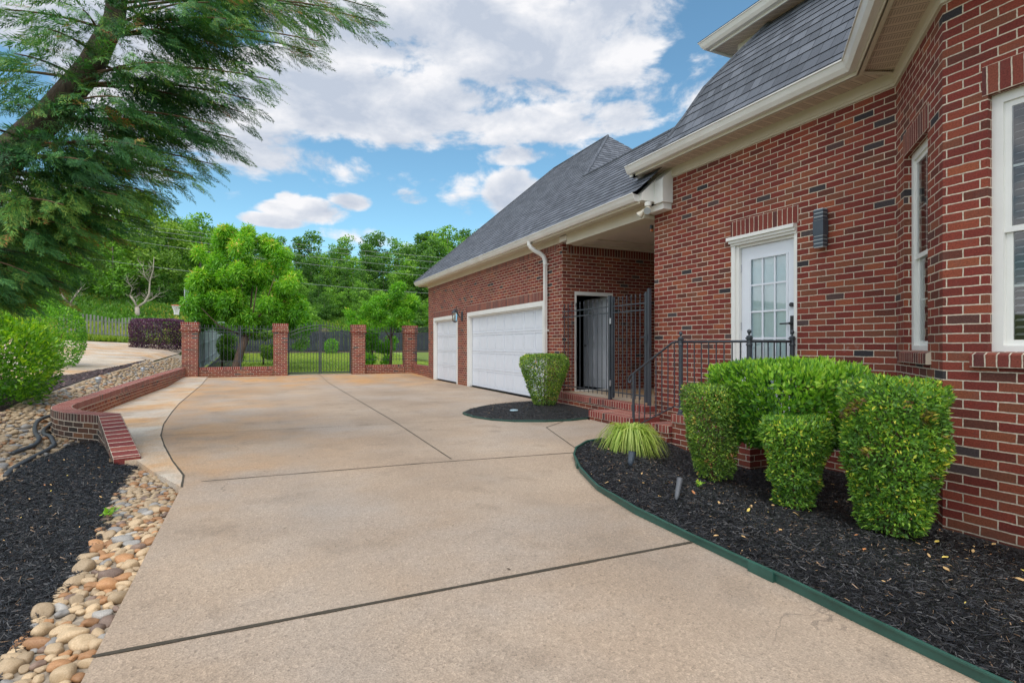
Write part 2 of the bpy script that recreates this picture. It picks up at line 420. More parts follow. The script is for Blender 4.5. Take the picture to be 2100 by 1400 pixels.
def glass(name, tint=(.9, .95, .95), rough=.02):
    m, nt, b, out = mat(name)
    nt.nodes.remove(b)
    t = nd(nt, 'ShaderNodeBsdfTransparent', {0: (*tint, 1)}); g = nd(nt, 'ShaderNodeBsdfGlossy', {0: (1, 1, 1, 1), 'Roughness': rough})
    fr = nd(nt, 'ShaderNodeFresnel', {'IOR': 1.5})
    f2 = mth(nt, 'ADD', mth(nt, 'MULTIPLY', fr.outputs[0], 1.3), .03, True)
    mx_ = nd(nt, 'ShaderNodeMixShader', {0: f2, 1: t.outputs[0], 2: g.outputs[0]}); nt.links.new(mx_.outputs[0], out.inputs[0])
    return m
M['glass'] = glass('window_glass')
M['curtain'] = plain("white_shade_fabric", (.80, .88, .90), .8, .08, 1.5)
M['blind'] = plain('white_blind_slats', (.72, .72, .70), .5, .05, 4)

def mulch(name, c0, c1, c2):
    m, nt, b, _ = mat(name)
    g = nt.nodes.new('ShaderNodeNewGeometry').outputs['Position']
    f = noise(nt, 38, 6, g, .7)
    nt.links.new(ramp(nt, f, [(.3, c0), (.55, c1), (.75, c2)]), b.inputs['Base Color']); b.inputs['Roughness'].default_value = .8
    bump(nt, b, f, 1.0, .04); return m
M['mulch'] = mulch('black_mulch', (.004, .004, .005), (.013, .013, .015), (.035, .034, .037))
M['mulch_brown'] = mulch('brown_mulch', (.02, .012, .012), (.07, .042, .042), (.16, .10, .095))
def chips(name, stops, rough=.45):
    m, nt, b, _ = mat(name)
    a = nd(nt, 'ShaderNodeAttribute', attribute_name='rnd')
    nt.links.new(ramp(nt, a.outputs['Fac'], stops), b.inputs['Base Color']); b.inputs['Roughness'].default_value = rough
    return m
M['chip'] = chips('mulch_chips', [(0, (.004, .004, .005)), (.6, (.012, .012, .014)), (.9, (.034, .034, .038)), (.975, (.10, .095, .09)), (.985, (.20, .12, .07)), (1, (.35, .22, .12))])  # rare pale and tan stops paint light-catching fragments into the chip colour
M['chip_brown'] = chips('brown_mulch_chips', [(0, (.03, .018, .018)), (.6, (.09, .055, .055)), (1, (.26, .17, .15))], .8)

def leafmat(name, stops, trans=.35, rough=.45, spec=.4):
    m, nt, b, out = mat(name)
    a = nd(nt, 'ShaderNodeAttribute', attribute_name='rnd')
    c = ramp(nt, a.outputs['Fac'], stops)
    nt.links.new(c, b.inputs['Base Color']); b.inputs['Roughness'].default_value = rough; b.inputs['Specular IOR Level'].default_value = spec
    t = nd(nt, 'ShaderNodeBsdfTranslucent', {0: mixc(nt, 1.0, c, (1.5, 1.6, .7), 'MULTIPLY')})
    s = nd(nt, 'ShaderNodeMixShader', {0: trans, 1: b.outputs[0], 2: t.outputs[0]}); nt.links.new(s.outputs[0], out.inputs[0])
    return m
def bark(name, c, sc=8):
    m, nt, b, _ = mat(name)
    tcn = nt.nodes.new('ShaderNodeNewGeometry').outputs['Position']
    mp = nd(nt, 'ShaderNodeMapping', {'Vector': tcn, 'Scale': (1, 1, .25)})
    f = noise(nt, sc*4, 6, mp.outputs[0], .7)
    nt.links.new(ramp(nt, f, [(.3, tuple(x*.45 for x in c)), (.7, tuple(x*1.3 for x in c))]), b.inputs['Base Color']); b.inputs['Roughness'].default_value = .9
    bump(nt, b, f, .8, .02); return m
M['bark_dark'] = bark('dark_cypress_bark', (.085, .060, .042)); M['bark'] = bark('brown_bark', (.13, .085, .06)); M['bark_grey'] = bark('grey_bark', (.30, .25, .22)); M['bark_pale'] = bark('pale_dead_bark', (.40, .35, .28))
M['twig'] = plain('brown_twigs', (.13, .07, .035), .8, .3, 20)

def ground_mat():
    m, nt, b, _ = mat('rough_ground')
    P = nt.nodes.new('ShaderNodeNewGeometry').outputs['Position']
    c = ramp(nt, noise(nt, .5, 6, P), [(.3, (.06, .11, .02)), (.5, (.13, .19, .03)), (.7, (.24, .24, .06))])
    c = mixc(nt, .6, c, ramp(nt, noise(nt, 14, 5, P), [(.3, (.45,)*3), (.7, (1.5,)*3)]), 'MULTIPLY')
    nt.links.new(c, b.inputs['Base Color']); b.inputs['Roughness'].default_value = .95; bump(nt, b, noise(nt, 20, 5, P), .8, .05); return m
M['ground'] = ground_mat()
def lawn_mat():
    m, nt, b, _ = mat('lawn_grass')
    P = nt.nodes.new('ShaderNodeNewGeometry').outputs['Position']
    c = ramp(nt, noise(nt, .8, 6, P), [(.3, (.17, .27, .035)), (.6, (.25, .34, .05)), (.75, (.31, .35, .09))])
    c = mixc(nt, .7, c, ramp(nt, noise(nt, 30, 5, P), [(.3, (.5,)*3), (.7, (1.45,)*3)]), 'MULTIPLY')
    nt.links.new(c, b.inputs['Base Color']); b.inputs['Roughness'].default_value = .9; bump(nt, b, noise(nt, 40, 4, P), .8, .04); return m
M['lawn'] = lawn_mat()

# ------------------------------------------------------------------ ground sheets
def grid_obj(name, xs, ys, zf, m):
    X, Y = np.meshgrid(xs, ys); Z = zf(X, Y); nx, ny = len(xs), len(ys)
    V = np.stack([X, Y, Z], -1).reshape(-1, 3); idx = np.arange(nx*ny).reshape(ny, nx)
    F = np.stack([idx[:-1, :-1], idx[:-1, 1:], idx[1:, 1:], idx[1:, :-1]], -1).reshape(-1, 4)
    me = bpy.data.meshes.new(name); me.from_pydata(V.tolist(), [], F.tolist()); me.polygons.foreach_set('use_smooth', [True]*len(F))
    return link_mesh(name, me, m)
ax = lambda lo, mid0, mid1, hi, n1, n2: np.unique(np.concatenate([-np.geomspace(abs(lo-mid0)+1, 1, n1)+mid0+1, np.arange(mid0, mid1, n2), np.geomspace(1, hi-mid1+1, n1)+mid1-1]))
gxs = ax(-420, -9, 8, 420, 40, .35); gys = ax(-300, -6, 46, 600, 40, .4)
gr = grid_obj('ground', gxs, gys, lambda X, Y: gz(X, Y)-.03, M['ground']); tag(gr, 'rolling ground with weedy grass rising to the wooded hill', 'ground', kind='structure')

def resample(poly, step, closed=True):
    out = []; n = len(poly)
    for i in range(n if closed else n-1):
        a = Vector(poly[i]); b_ = Vector(poly[(i+1) % n]); k = max(1, int((b_-a).length/step))
        for j in range(k): out.append(tuple(a+(b_-a)*j/k))
    if not closed: out.append(tuple(poly[-1]))
    return out
def inside(poly, x, y):
    c = False; n = len(poly); j = n-1
    for i in range(n):
        if (poly[i][1] > y) != (poly[j][1] > y) and x < (poly[j][0]-poly[i][0])*(y-poly[i][1])/(poly[j][1]-poly[i][1])+poly[i][0]: c = not c
        j = i
    return c
def sheet(name, poly, zf, m, step=.25, label=None, cat=None, skirt=0, kind='structure'):
    P = resample(poly, step); n = len(P)
    xs = [p[0] for p in P]; ys = [p[1] for p in P]
    inner = []
    y = min(ys)+step
    while y < max(ys):
        x = min(xs)+step
        while x < max(xs):
            if inside(poly, x, y) and min((x-p[0])**2+(y-p[1])**2 for p in P) > (step*.45)**2: inner.append((x, y))
            x += step
        y += step
    allp = [Vector(p[:2]) for p in P]+[Vector(p) for p in inner]
    r = geometry.delaunay_2d_cdt(allp, [], [list(range(n))], 1, 1e-5)
    vs = r[0]; Z = zf(np.array([v.x for v in vs]), np.array([v.y for v in vs]))
    V = [(v.x, v.y, float(z)) for v, z in zip(vs, Z)]; F = [list(f) for f in r[2]]
    F = [f if (V[f[1]][0]-V[f[0]][0])*(V[f[2]][1]-V[f[0]][1])-(V[f[1]][1]-V[f[0]][1])*(V[f[2]][0]-V[f[0]][0]) > 0 else f[::-1] for f in F]
    if skirt:
        b = len(V); Zp = zf(np.array(xs), np.array(ys))
        for (x, y), z in zip([(p[0], p[1]) for p in P], Zp): V.append((x, y, float(z)))
        for (x, y), z in zip([(p[0], p[1]) for p in P], Zp): V.append((x, y, float(z)-skirt))
        for i in range(n): F.append([b+i, b+n+i, b+n+(i+1) % n, b+(i+1) % n])
    me = bpy.data.meshes.new(name); me.from_pydata(V, [], F); o = link_mesh(name, me, m)
    return tag(o, label, cat, kind=kind)

edging_pts = [(3.85,5.58),(3.55,5.49),(3.22,5.21),(2.99,4.88),(2.72,4.33),(2.51,3.73),(2.40,3.09),(2.38,2.53),(2.36,1.95),(2.33,1.46),(2.32,1.0),(2.34,0),(2.4,-2),(2.6,-4)]
strip_edge = [(-.63,5.29),(-.67,5.76),(-.86,6.54),(-1.07,7.53),(-1.24,8.44),(-1.38,9.63),(-1.50,11.4),(-1.58,13),(-1.68,17.5),(-1.72,20),(-1.75,21.42)]
island = [(5.47,10.15),(4.72,10.0),(4.13,9.82),(3.48,9.33),(3.16,8.85),(3.16,8.35),(3.32,7.91),(3.58,7.6),(4.0,7.39),(4.42,7.34),(4.78,7.40)]
drive = [(-.59,-4),(-.59,2.38),(-.61,3.65)]+strip_edge+[(5.47,21.42)]+island+[(4.78,6.9),(5.6,6.9),(5.6,5.62),(4.4,5.62)]+edging_pts
sheet('driveway', drive, drvz, M['concrete'], .35, 'broad tan exposed aggregate driveway in front of the garage', 'driveway', skirt=.15)
strip = [(-.63,5.29),(-.93,6.0),(-1.2,6.72),(-1.45,6.8),(-1.75,8.3),(-2.3,8.9),(-2.6,10),(-2.62,11),(-2.62,21.42)]+strip_edge[::-1][:-1]
sheet('concrete_apron', strip, lambda X, Y: drvz(X, Y)+.004+.03*ss(-1.2, -2.6, X)*ss(18, 21, Y), M['concrete_light'], .3, 'pale rust stained concrete apron beside the low brick wall', 'pavement', skirt=.15)
# joints in the slab: thin dark sheets 4 mm proud
def joint(pts, wd, name='expansion_joint'):
    P = resample(pts, .12, closed=False); mb = MB(); rr = random.Random(len(P))
    L, Rr = [], []
    for i, p in enumerate(P):
        a = Vector(P[max(0, i-1)]); b_ = Vector(P[min(len(P)-1, i+1)]); d = (b_-a).normalized(); n = Vector((-d.y, d.x))
        w2 = wd*.5*rr.uniform(.75, 1.25); z = float(drvz(0, p[1]))+.0045
        L.append((p[0]+n.x*w2, p[1]+n.y*w2, z)); Rr.append((p[0]-n.x*w2, p[1]-n.y*w2, z))
    for i in range(len(P)-1): mb.face([L[i], Rr[i], Rr[i+1], L[i+1]][::-1])
    return tag(mb.build(name, M['joint']), kind='structure')
M['joint'] = plain('dark_joint_filler', (.055, .045, .03), .95, .3, 30)
joint([(-.6,2.555),(2.37,2.505)], .022); joint([(-.5,5.44),(1.5,5.33),(3.25,5.14)], .014); joint([(-1.24,8.42),(2.2,8.20),(3.2,8.1)], .010); joint([(-2.3,8.95),(-1.24,8.42)], .006)
joint([(-1.6,13.0),(5.2,12.9)], .007); joint([(1.91,21.3),(1.88,13),(1.87,8.3),(1.80,5.4)], .012); joint([(4.3,7.34),(3.75,6.9),(3.3,5.35)], .012)
joint([(p[0]+.003, p[1]) for p in strip_edge], .016); joint([(-2.5,12.2),(-1.58,12.5)], .006)

bed = edging_pts+[(5.6,-4),(5.6,-1.1),(4.6,-.2),(4.6,2.27),(5.6,3.17),(5.6,4.2),(4.82,4.2),(4.82,5.6),(4.4,5.6)]
sheet('mulch_bed', bed, lambda X, Y: bedz(X, Y), M['mulch'], .12, 'black mulch bed between the green edging and the house', 'mulch bed')
islz = lambda X, Y: .02+.05*np.exp(-(((X-4.8)/1.0)**2+((Y-8.9)/.9)**2))
porch_isl = island[:-1]+[(4.77,7.40),(5.47,7.35)]
sheet('mulch_bed', island+[(5.47,7.42)], islz, M['mulch'], .12, 'small rounded island of black mulch by the porch step', 'mulch bed')
lm = [(-1.15,6.55),(-1.13,6.0),(-1.12,5.68),(-1.04,5.1),(-.95,4.49),(-.93,3.93),(-.89,3.55),(-.95,3.41),(-.93,3.18),(-.89,2.9),(-.9,2.69),(-.86,2.3),(-.8,1.5),(-.8,-3),(-6,-3),(-6,4.5),(-2.5,6.1),(-2.16,6.33),(-2.17,6.5),(-2.24,6.96),(-2.26,7.23),(-2.28,7.56),(-2.26,7.87),(-2.2,8.02),(-2.24,8.61),(-1.98,8.5),(-1.78,8.2),(-1.5,7.3),(-1.38,6.7)]
lmz = lambda X, Y: gz(X, Y)+.02+.09*np.exp(-(((X+1.75)/.5)**2+((Y-7.2)/1.2)**2))
sheet('mulch_bed', lm, lmz, M['mulch'], .12, 'mound of black mulch left of the driveway and cobbles', 'mulch bed')
nd_poly = [(-3.95,15.37),(-3.9,16.27),(-3.78,17.11),(-3.69,18.16),(-3.6,21.07),(-3.63,23.55),(-3.6,27.5),(-3.58,29.45),(-3.9,34.6),(-6.4,34.4),(-8.6,33.2),(-13,31),(-18,24),(-14,12),(-7.5,12.2),(-4.6,13.8)]
sheet('neighbour_driveway', nd_poly, lambda X, Y: gz(X, Y)+.03, M['concrete_light'], .5, 'pale concrete drive rising behind the left shrubs', 'driveway')
bm_poly = [(-3.95,15.37),(-3.9,16.27),(-3.78,17.11),(-3.69,18.16),(-3.60,21.0),(-3.5,20.2),(-3.5,17.5),(-3.52,15),(-3.5,13.4),(-3.52,12.3),(-3.6,11.8),(-3.62,11.3),(-3.6,10.6),(-3.8,9.9),(-4.6,8.8),(-7,7),(-12,9),(-7.5,12.2),(-4.6,13.8)]
sheet('brown_mulch_bed', bm_poly, lambda X, Y: gz(X, Y)+.022, M['mulch_brown'], .2, 'brown mulch strip between the pale drive and the rocks', 'mulch bed')
swale = [(-3.58,29.0),(-3.6,21.0),(-3.5,20.2),(-3.5,17.5),(-3.52,15),(-3.5,13.4),(-3.52,12.3),(-3.6,11.8),(-3.62,11.3),(-3.6,10.6),(-3.8,9.9),(-4.6,8.8),(-7,7),(-6,4.5),(-2.5,6.1),(-2.1,6.4),(-2.0,8.6),(-2.3,9.0),(-2.6,9.6),(-2.72,10.3),(-2.7,16),(-2.57,21.7),(-2.6,23),(-2.5,29)]
M['grit'] = plain('sandy_grit', (.30, .25, .19), .95, .4, 30, bmp=.6)
sheet('rocky_swale', swale, lambda X, Y: gz(X, Y)+.01, M['grit'], .3, 'sandy drainage swale under the river rocks', 'ground')
edgebed = [(-.56,5.3),(-.56,3.65),(-.56,2.38),(-.56,-3),(-.9,-3),(-.95,2.2),(-1.05,3.4),(-1.15,5.3),(-1.3,6.4),(-1.22,6.9),(-.85,6.1)]
sheet('gravel_edge', edgebed, lambda X, Y: gz(X, Y)+.008, M['grit'], .2, 'grit strip under the cobbles along the driveway', 'ground')
lawnp = [(-2.2,21.9),(12,21.9),(12,37.6),(-2.2,37.6)]
sheet('lawn', lawnp, lambda X, Y: gz(X, Y)+.0, M['lawn'], 1.0, 'bright mown lawn behind the iron garden gate', 'lawn')
sheet('mulch_bed', [(-2.2,37.7),(12,37.7),(12,39.6),(-2.2,39.6)], lambda X, Y: gz(X, Y)+.0, M['mulch_brown'], 1.0, 'dark mulch strip along the foot of the black board fence', 'mulch bed')
sheet('mulch_bed', [(-2.15,21.95),(.0,21.95),(-.35,23.2),(-.8,24.4),(-.9,27),(-1.2,31),(-2.15,33)], lambda X, Y: gz(X, Y)+.03, M['mulch'], .5, 'dark mulch around the multi-stemmed tree behind the wall', 'mulch bed')

# ------------------------------------------------------------------ frames on walls
class Fr:
    def __init__(s, A, B, u0=0):
        s.A = Vector((*A, 0)); d = Vector((B[0]-A[0], B[1]-A[1], 0)); s.L = d.length; s.d = d.normalized(); s.n = Vector((s.d.y, -s.d.x, 0)); s.u0 = u0
        i = -s.n; s.m = Matrix(((s.d.x, i.x, 0, A[0]), (s.d.y, i.y, 0, A[1]), (0, 0, 1, 0), (0, 0, 0, 1)))
    def p(s, a, dep, z): return tuple(s.m @ Vector((a, dep, z)))
def wall(mb, fr, z0, z1, holes=(), depth=.10):
    S = sorted({0, fr.L, *[h[0] for h in holes], *[h[1] for h in holes]}); Zs = sorted({z0, z1, *[h[2] for h in holes], *[h[3] for h in holes]})
    for a, b in zip(S, S[1:]):
        for c, d in zip(Zs, Zs[1:]):
            m_, n_ = (a+b)/2, (c+d)/2
            if any(h[0] < m_ < h[1] and h[2] < n_ < h[3] for h in holes): continue
            mb.face([fr.p(a, 0, c), fr.p(b, 0, c), fr.p(b, 0, d), fr.p(a, 0, d)], [(fr.u0+a, c), (fr.u0+b, c), (fr.u0+b, d), (fr.u0+a, d)])
    for a, b, c, d in holes:
        u = fr.u0
        mb.face([fr.p(a, 0, c), fr.p(a, 0, d), fr.p(a, depth, d), fr.p(a, depth, c)][::-1], [(u+a, c), (u+a, d), (u+a-depth, d), (u+a-depth, c)][::-1])
        mb.face([fr.p(b, 0, c), fr.p(b, depth, c), fr.p(b, depth, d), fr.p(b, 0, d)][::-1], [(u+b, c), (u+b+depth, c), (u+b+depth, d), (u+b, d)][::-1])
        mb.face([fr.p(a, 0, d), fr.p(b, 0, d), fr.p(b, depth, d), fr.p(a, depth, d)][::-1], [(u+a, d), (u+b, d), (u+b, d+depth), (u+a, d+depth)][::-1])
        mb.face([fr.p(a, 0, c), fr.p(a, depth, c), fr.p(b, depth, c), fr.p(b, 0, c)][::-1], [(u+a, c), (u+a, c-depth), (u+b, c-depth), (u+b, c)][::-1])
def soldier(mb, fr, a, b, z, h=.203, proud=.004, dep=.1):
    # upright bricks: uv swapped so that rows run along the wall
    q = [fr.p(a, -proud, z), fr.p(b, -proud, z), fr.p(b, -proud, z+h), fr.p(a, -proud, z+h)]
    mb.face(q, [(0, a), (0, b), (h, b), (h, a)])
    for s_, t_ in ((a, -1), (b, 1)):
        mb.face([fr.p(s_, -proud, z), fr.p(s_, 0, z), fr.p(s_, 0, z+h), fr.p(s_, -proud, z+h)][::t_], [(0, 0)]*4)
    mb.face([fr.p(a, -proud, z+h), fr.p(b, -proud, z+h), fr.p(b, 0, z+h), fr.p(a, 0, z+h)], [(0, a), (0, b), (.01, b), (.01, a)])
    mb.face([fr.p(a, -proud, z), fr.p(a, 0, z), fr.p(b, 0, z), fr.p(b, -proud, z)], [(0, a), (.01, a), (.01, b), (0, b)])
def fbox(mb, fr, a, b, d0, d1, z0, z1): mb.box((a, d0, z0), (b, d1, z1), fr.m); return mb
def sweep(mb, path, prof, closed_ends=True):
    """path: plan points (x, y, z); prof: list of (out, dz) going round; outward = right of travel"""
    n = len(path); rings = []
    for i, p in enumerate(path):
        ds = []
        if i > 0: ds.append((Vector(p[:2])-Vector(path[i-1][:2])).normalized())
        if i < n-1: ds.append((Vector(path[i+1][:2])-Vector(p[:2])).normalized())
        ns = [Vector((d.y, -d.x)) for d in ds]
        if len(ns) == 2:
            m_ = (ns[0]+ns[1]).normalized(); k = 1/max(.3, m_.dot(ns[0])); m_ *= k
        else: m_ = ns[0]
        rings.append([(p[0]+m_.x*o, p[1]+m_.y*o, p[2]+dz) for o, dz in prof])
    k = len(prof); L = 0
    for i in range(n-1):
        dl = (Vector(path[i+1])-Vector(path[i])).length
        for j in range(k):
            j2 = (j+1) % k
            mb.face([rings[i][j], rings[i+1][j], rings[i+1][j2], rings[i][j2]], [(L, j*.1), (L+dl, j*.1), (L+dl, j*.1+.1), (L, j*.1+.1)])
        L += dl
    if closed_ends: mb.face(rings[0][::-1]); mb.face(rings[-1])
    return mb
# ------------------------------------------------------------------ the house
house = thing('brick_house', 'red brick house with grey shingle roof, white trim and attached two-door garage', 'house', (5.6, 6, 0))
BH = 3.73
far_c, W_, B_, B2, W2 = (5.6, 6.735), (5.6, 3.17), (4.573, 2.267), (4.573, -.2), (5.6, -1.1)
fm = Fr(far_c, W_, 0.0); fw = Fr(W_, B_, fm.L+.03); fb = Fr(B_, B2, fm.L+fw.L+.02); fw2 = Fr(B2, W2, .1); fm2 = Fr(W2, (5.6, -6), .05)
door_h = (6.735-5.20, 6.735-4.24, .31, 2.615)
win_z = (1.153, 2.94)
w1 = (.30, 1.005, *win_z); w2h = (.272, 1.85, *win_z)
mb = MB(); wall(mb, fm, -.4, BH, [door_h], .11); mb.build('wall', M['brick'], house)
mb = MB(); wall(mb, fw, -.4, BH, [w1], .10); wall(mb, fb, -.4, BH, [w2h], .10); wall(mb, fw2, -.4, BH, [(.3, 1.0, *win_z)], .10)
bay = mb.build('bay_wall', M['brick'], house)
mb = MB(); wall(mb, fm2, -.4, BH); wall(mb, Fr((5.6, -6), (14, -6)), -.4, BH); wall(mb, Fr((14, -6), (14, 19.05)), -.4, 3.4)
wall(mb, Fr((9, 6.735), far_c, .07), -.4, 3.4); mb.build('wall', M['brick'], house)
# soldier headers and rowlock sills
for f_, a, b, z in ((fm, door_h[0]-.01, door_h[1]+.02, door_h[3]), (fw, w1[0]-.03, w1[1]+.03, w1[3]), (fb, w2h[0]-.03, w2h[1]+.03, w2h[3]), (fw2, .27, 1.03, w1[3])):
    mb = MB(); soldier(mb, f_, a, b, z); mb.build('header', M['soldier'], house)
for f_, h_ in ((fw, w1), (fb, w2h)):
    mb = MB(); a, b = h_[0]-.09, h_[1]+.09
    q = lambda s_, d, z: f_.p(s_, d, z)
    z0, z1 = h_[2]-.105, h_[2]-.003
    mb.face([q(a, -.035, z0), q(b, -.035, z0), q(b, -.035, z1-.015), q(a, -.035, z1-.015)], [(0, a), (0, b), (.1, b), (.1, a)])
    mb.face([q(a, -.035, z1-.015), q(b, -.035, z1-.015), q(b, .0, z1), q(a, .0, z1)], [(.1, a), (.1, b), (.2, b), (.2, a)])
    mb.face([q(h_[0], .0, z1), q(h_[1], .0, z1), q(h_[1], .1, z1+.012), q(h_[0], .1, z1+.012)], [(.0, a), (.0, b), (.1, b), (.1, a)])
    mb.face([q(a, -.035, z0), q(a, .0, z0), q(b, .0, z0), q(b, -.035, z0)][::1], [(0, a), (.03, a), (.03, b), (0, b)])
    for s_ in (a, b): mb.face([q(s_, -.035, z0), q(s_, 0, z0), q(s_, 0, z1), q(s_, -.035, z1-.015)], [(0, 0)]*4)
    mb.build('sill', M['soldier'], house)
# garage walls
GX = 5.47; gf = Fr((GX, 19.05), (GX, 9.39)); GB = 3.27
H1 = (19.05-18.39, 19.05-15.80, -.2, 2.16); H2 = (19.05-14.93, 19.05-10.12, -.2, 2.16)
mb = MB(); wall(mb, gf, -.4, GB, [H1, H2], .12)
rf = Fr((GX, 9.39), (9.2, 9.39), .1); PD = (.29, 1.23, .262, 2.30)
mb.build('garage_wall', M['brick_stain'], house)
mb = MB(); wall(mb, rf, -.4, GB, [PD], .11); mb.build('porch_wall', M['brick'], house)
mb = MB(); wall(mb, Fr((9.0, 9.39), (9.0, 6.7)), 0, GB); mb.build('porch_end_wall', M['brick'], house)
mb = MB(); wall(mb, Fr((14, 19.05), (GX, 19.05)), -.4, GB); mb.build('garage_end_wall', M['brick'], house)
for a_ in ((gf, H1[0]-.1, H1[1]+.02, 2.16, .215), (gf, H2[0]-.1, H2[1]+.02, 2.16, .215), (gf, .003, gf.L-.2, GB-.12, .118, .003), (rf, .12, 3.6, 3.06, .16, .003)):
    mb = MB(); soldier(mb, *a_); mb.build('header', M['soldier'], house)

# ---- roof shingles
def strip_rows(mb, p00, p10, p11, p01, v0=0, row=.143, lift=.009):
    p00, p10, p11, p01 = map(Vector, (p00, p10, p11, p01))
    e = (p10-p00); e = e.normalized() if e.length > 1e-6 else (p11-p01).normalized()
    nrm = e.cross((p01-p00)).normalized() if (p01-p00).cross(e).length > 1e-6 else Vector((0, 0, 1))
    if nrm.z < 0: nrm = -nrm
    L = ((p01+p11)/2-(p00+p10)/2); Ls = (L-e*L.dot(e)).length; n = max(1, round(Ls/row)); u = lambda p: (p-p00).dot(e)+p00.x*.37
    for i in range(n):
        a, b = i/n, (i+1)/n
        q0 = p00.lerp(p01, a)+nrm*lift; q1 = p10.lerp(p11, a)+nrm*lift; q2 = p10.lerp(p11, b); q3 = p00.lerp(p01, b)
        v = (v0+i)*.143
        mb.face([q0, q1, q2, q3], [(u(q0), v+.006), (u(q1), v+.006), (u(q2), v+.143), (u(q3), v+.143)])
        r0, r1 = q0-nrm*lift*1.1, q1-nrm*lift*1.1
        mb.face([r0, r1, q1, q0], [(u(q0), v), (u(q1), v), (u(q1), v+.001), (u(q0), v+.001)])
    return v0+n
PROF = [(0, 0), (.15, .075), (.28, .165), (.40, .29), (.50, .45), (.60, .62), (.80, 1.01), (1.1, 1.40), (4.3, 5.42)]
EX, EZ, EY = 5.12, 3.985, 6.80
mb = MB(); v = 0
for (s0, r0), (s1, r1) in zip(PROF, PROF[1:]):       # front slope, far hip to valley by the bay
    P = lambda s_, r_, near: (EX+s_, (3.387-.452*s_) if near else EY-s_, EZ+r_)
    v = strip_rows(mb, P(s0, r0, 0), P(s0, r0, 1), P(s1, r1, 1), P(s1, r1, 0), v)
v = 0
for (s0, r0), (s1, r1) in zip(PROF, PROF[1:]):       # hip end
    v = strip_rows(mb, (14, EY-s0, EZ+r0), (EX+s0, EY-s0, EZ+r0), (EX+s1, EY-s1, EZ+r1), (14, EY-s1, EZ+r1), v)
bh = lambda s_, r_: (4.093+s_, 2.484-.452*s_, EZ+r_); bh2 = lambda s_, r_: (4.093+s_, -.417+.452*s_, EZ+r_)
PB = [p for p in PROF if p[0] <= 1.1]+[(3.0, 3.79)]
v = 0
for (s0, r0), (s1, r1) in zip(PB, PB[1:]):
    v1 = strip_rows(mb, (EX+s0, 3.387-.452*s0, EZ+r0), bh(s0, r0), bh(s1, r1), (EX+s1, 3.387-.452*s1, EZ+r1), v)
    strip_rows(mb, bh(s0, r0), bh2(s0, r0), bh2(s1, r1), bh(s1, r1), v)
    strip_rows(mb, bh2(s0, r0), (EX+s0, -1.32+.452*s0, EZ+r0), (EX+s1, -1.32+.452*s1, EZ+r1), bh2(s1, r1), v)
    strip_rows(mb, (EX+s0, -1.32+.452*s0, EZ+r0), (EX+s0, -6.4, EZ+r0), (EX+s1, -6.4, EZ+r1), (EX+s1, -1.32+.452*s1, EZ+r1), v); v = v1
mb.face([(9.4, 2.5, EZ+5.42), (9.4, -6.4, EZ+5.42), (14, -6.4, EZ+5.42), (14, 2.5, EZ+5.42)])
roof = mb.build('roof', M['shingle'], house)
# garage roof
gx, gz0, k = 5.05, 3.50, .955
Pg = lambda s_, y: (gx+s_, y, gz0+k*s_)
mb = MB(); v = 0
R0, R1 = (8.82, 15.70, 7.10), (8.82, 12.59, 7.10)
s_c = 1.65; sr = 3.77
v = strip_rows(mb, (gx, 19.47, gz0), (gx, 6.48, gz0), Pg(s_c, 5.9), Pg(s_c, 19.47-s_c))
strip_rows(mb, Pg(s_c, 19.47-s_c), Pg(s_c, 8.82+s_c), R1, R0, v)
strip_rows(mb, (12.6, 8.82, gz0), (gx, 8.82, gz0), R1, R1, 0)          # near hip end
strip_rows(mb, (gx, 19.47, gz0), (12.6, 19.47, gz0), R0, R0, 0)        # far hip end
strip_rows(mb, (12.6, 19.47, gz0), (12.6, 8.82, gz0), R1, R0, 0)
strip_rows(mb, (gx+2*s_c, 5.9, gz0), (gx+2*s_c, 10.5, gz0), Pg(s_c, 10.5), Pg(s_c, 5.9), 0)
groof = mb.build('garage_roof', M['shingle'], house)
mb = MB()
for a, b in ((R0, R1), (Pg(s_c, 10.5), Pg(s_c, 5.95)), (Pg(0, 19.47), R0), (R1, Pg(s_c, 8.82+s_c))):
    a, b = Vector(a), Vector(b); mb.tube([a+Vector((0, 0, .01)), b+Vector((0, 0, .01))], .035, 6)
mb.build('ridge_cap', M['shingle'], groof)
mb = MB(); hp = [Vector((EX+s_, EY-s_, EZ+r_+.01)) for s_, r_ in PROF]; mb.tube(hp, .03, 6); mb.build('ridge_cap', M['shingle'], roof)

# ---- eaves: gutter, fascia, soffit, frieze
gp = [(0, 0), (.065, .002), (.095, .045), (.118, .105), (.13, .108), (.13, .122), (.12, .122), (.112, .112), (.006, .100), (0, .100)]
fas = [(0, -.055), (0, .09), (-.02, .09), (-.02, -.055)]
def mitre(path, off):
    out = []; n = len(path)
    for i, p in enumerate(path):
        ds = []
        if i > 0: ds.append((Vector(p)-Vector(path[i-1])).normalized())
        if i < n-1: ds.append((Vector(path[i+1])-Vector(p)).normalized())
        ns = [Vector((d.y, -d.x)) for d in ds]; m_ = ns[0]
        if len(ns) == 2: m_ = (ns[0]+ns[1]).normalized(); m_ = m_/max(.3, m_.dot(ns[0]))
        out.append((p[0]+m_.x*off, p[1]+m_.y*off))
    return out
wallline = [(5.6, 6.86), W_, B_, B2, W2, (5.6, -6.4)]
fl = mitre(wallline, .36)
zz = lambda pl, z: [(x, y, z) for x, y in pl]
mb = MB(); sweep(mb, zz(fl, 3.865), gp); mb.build('gutter', M['gutter'], house, smooth=False)
mb = MB(); sweep(mb, zz(fl, 3.885), fas); sweep(mb, zz(mitre(wallline, .35), 3.83), [(0, 0), (0, .02), (-.05, .02), (-.05, 0)]); mb.build('fascia', M['cream'], house)
mb = MB(); L = 0
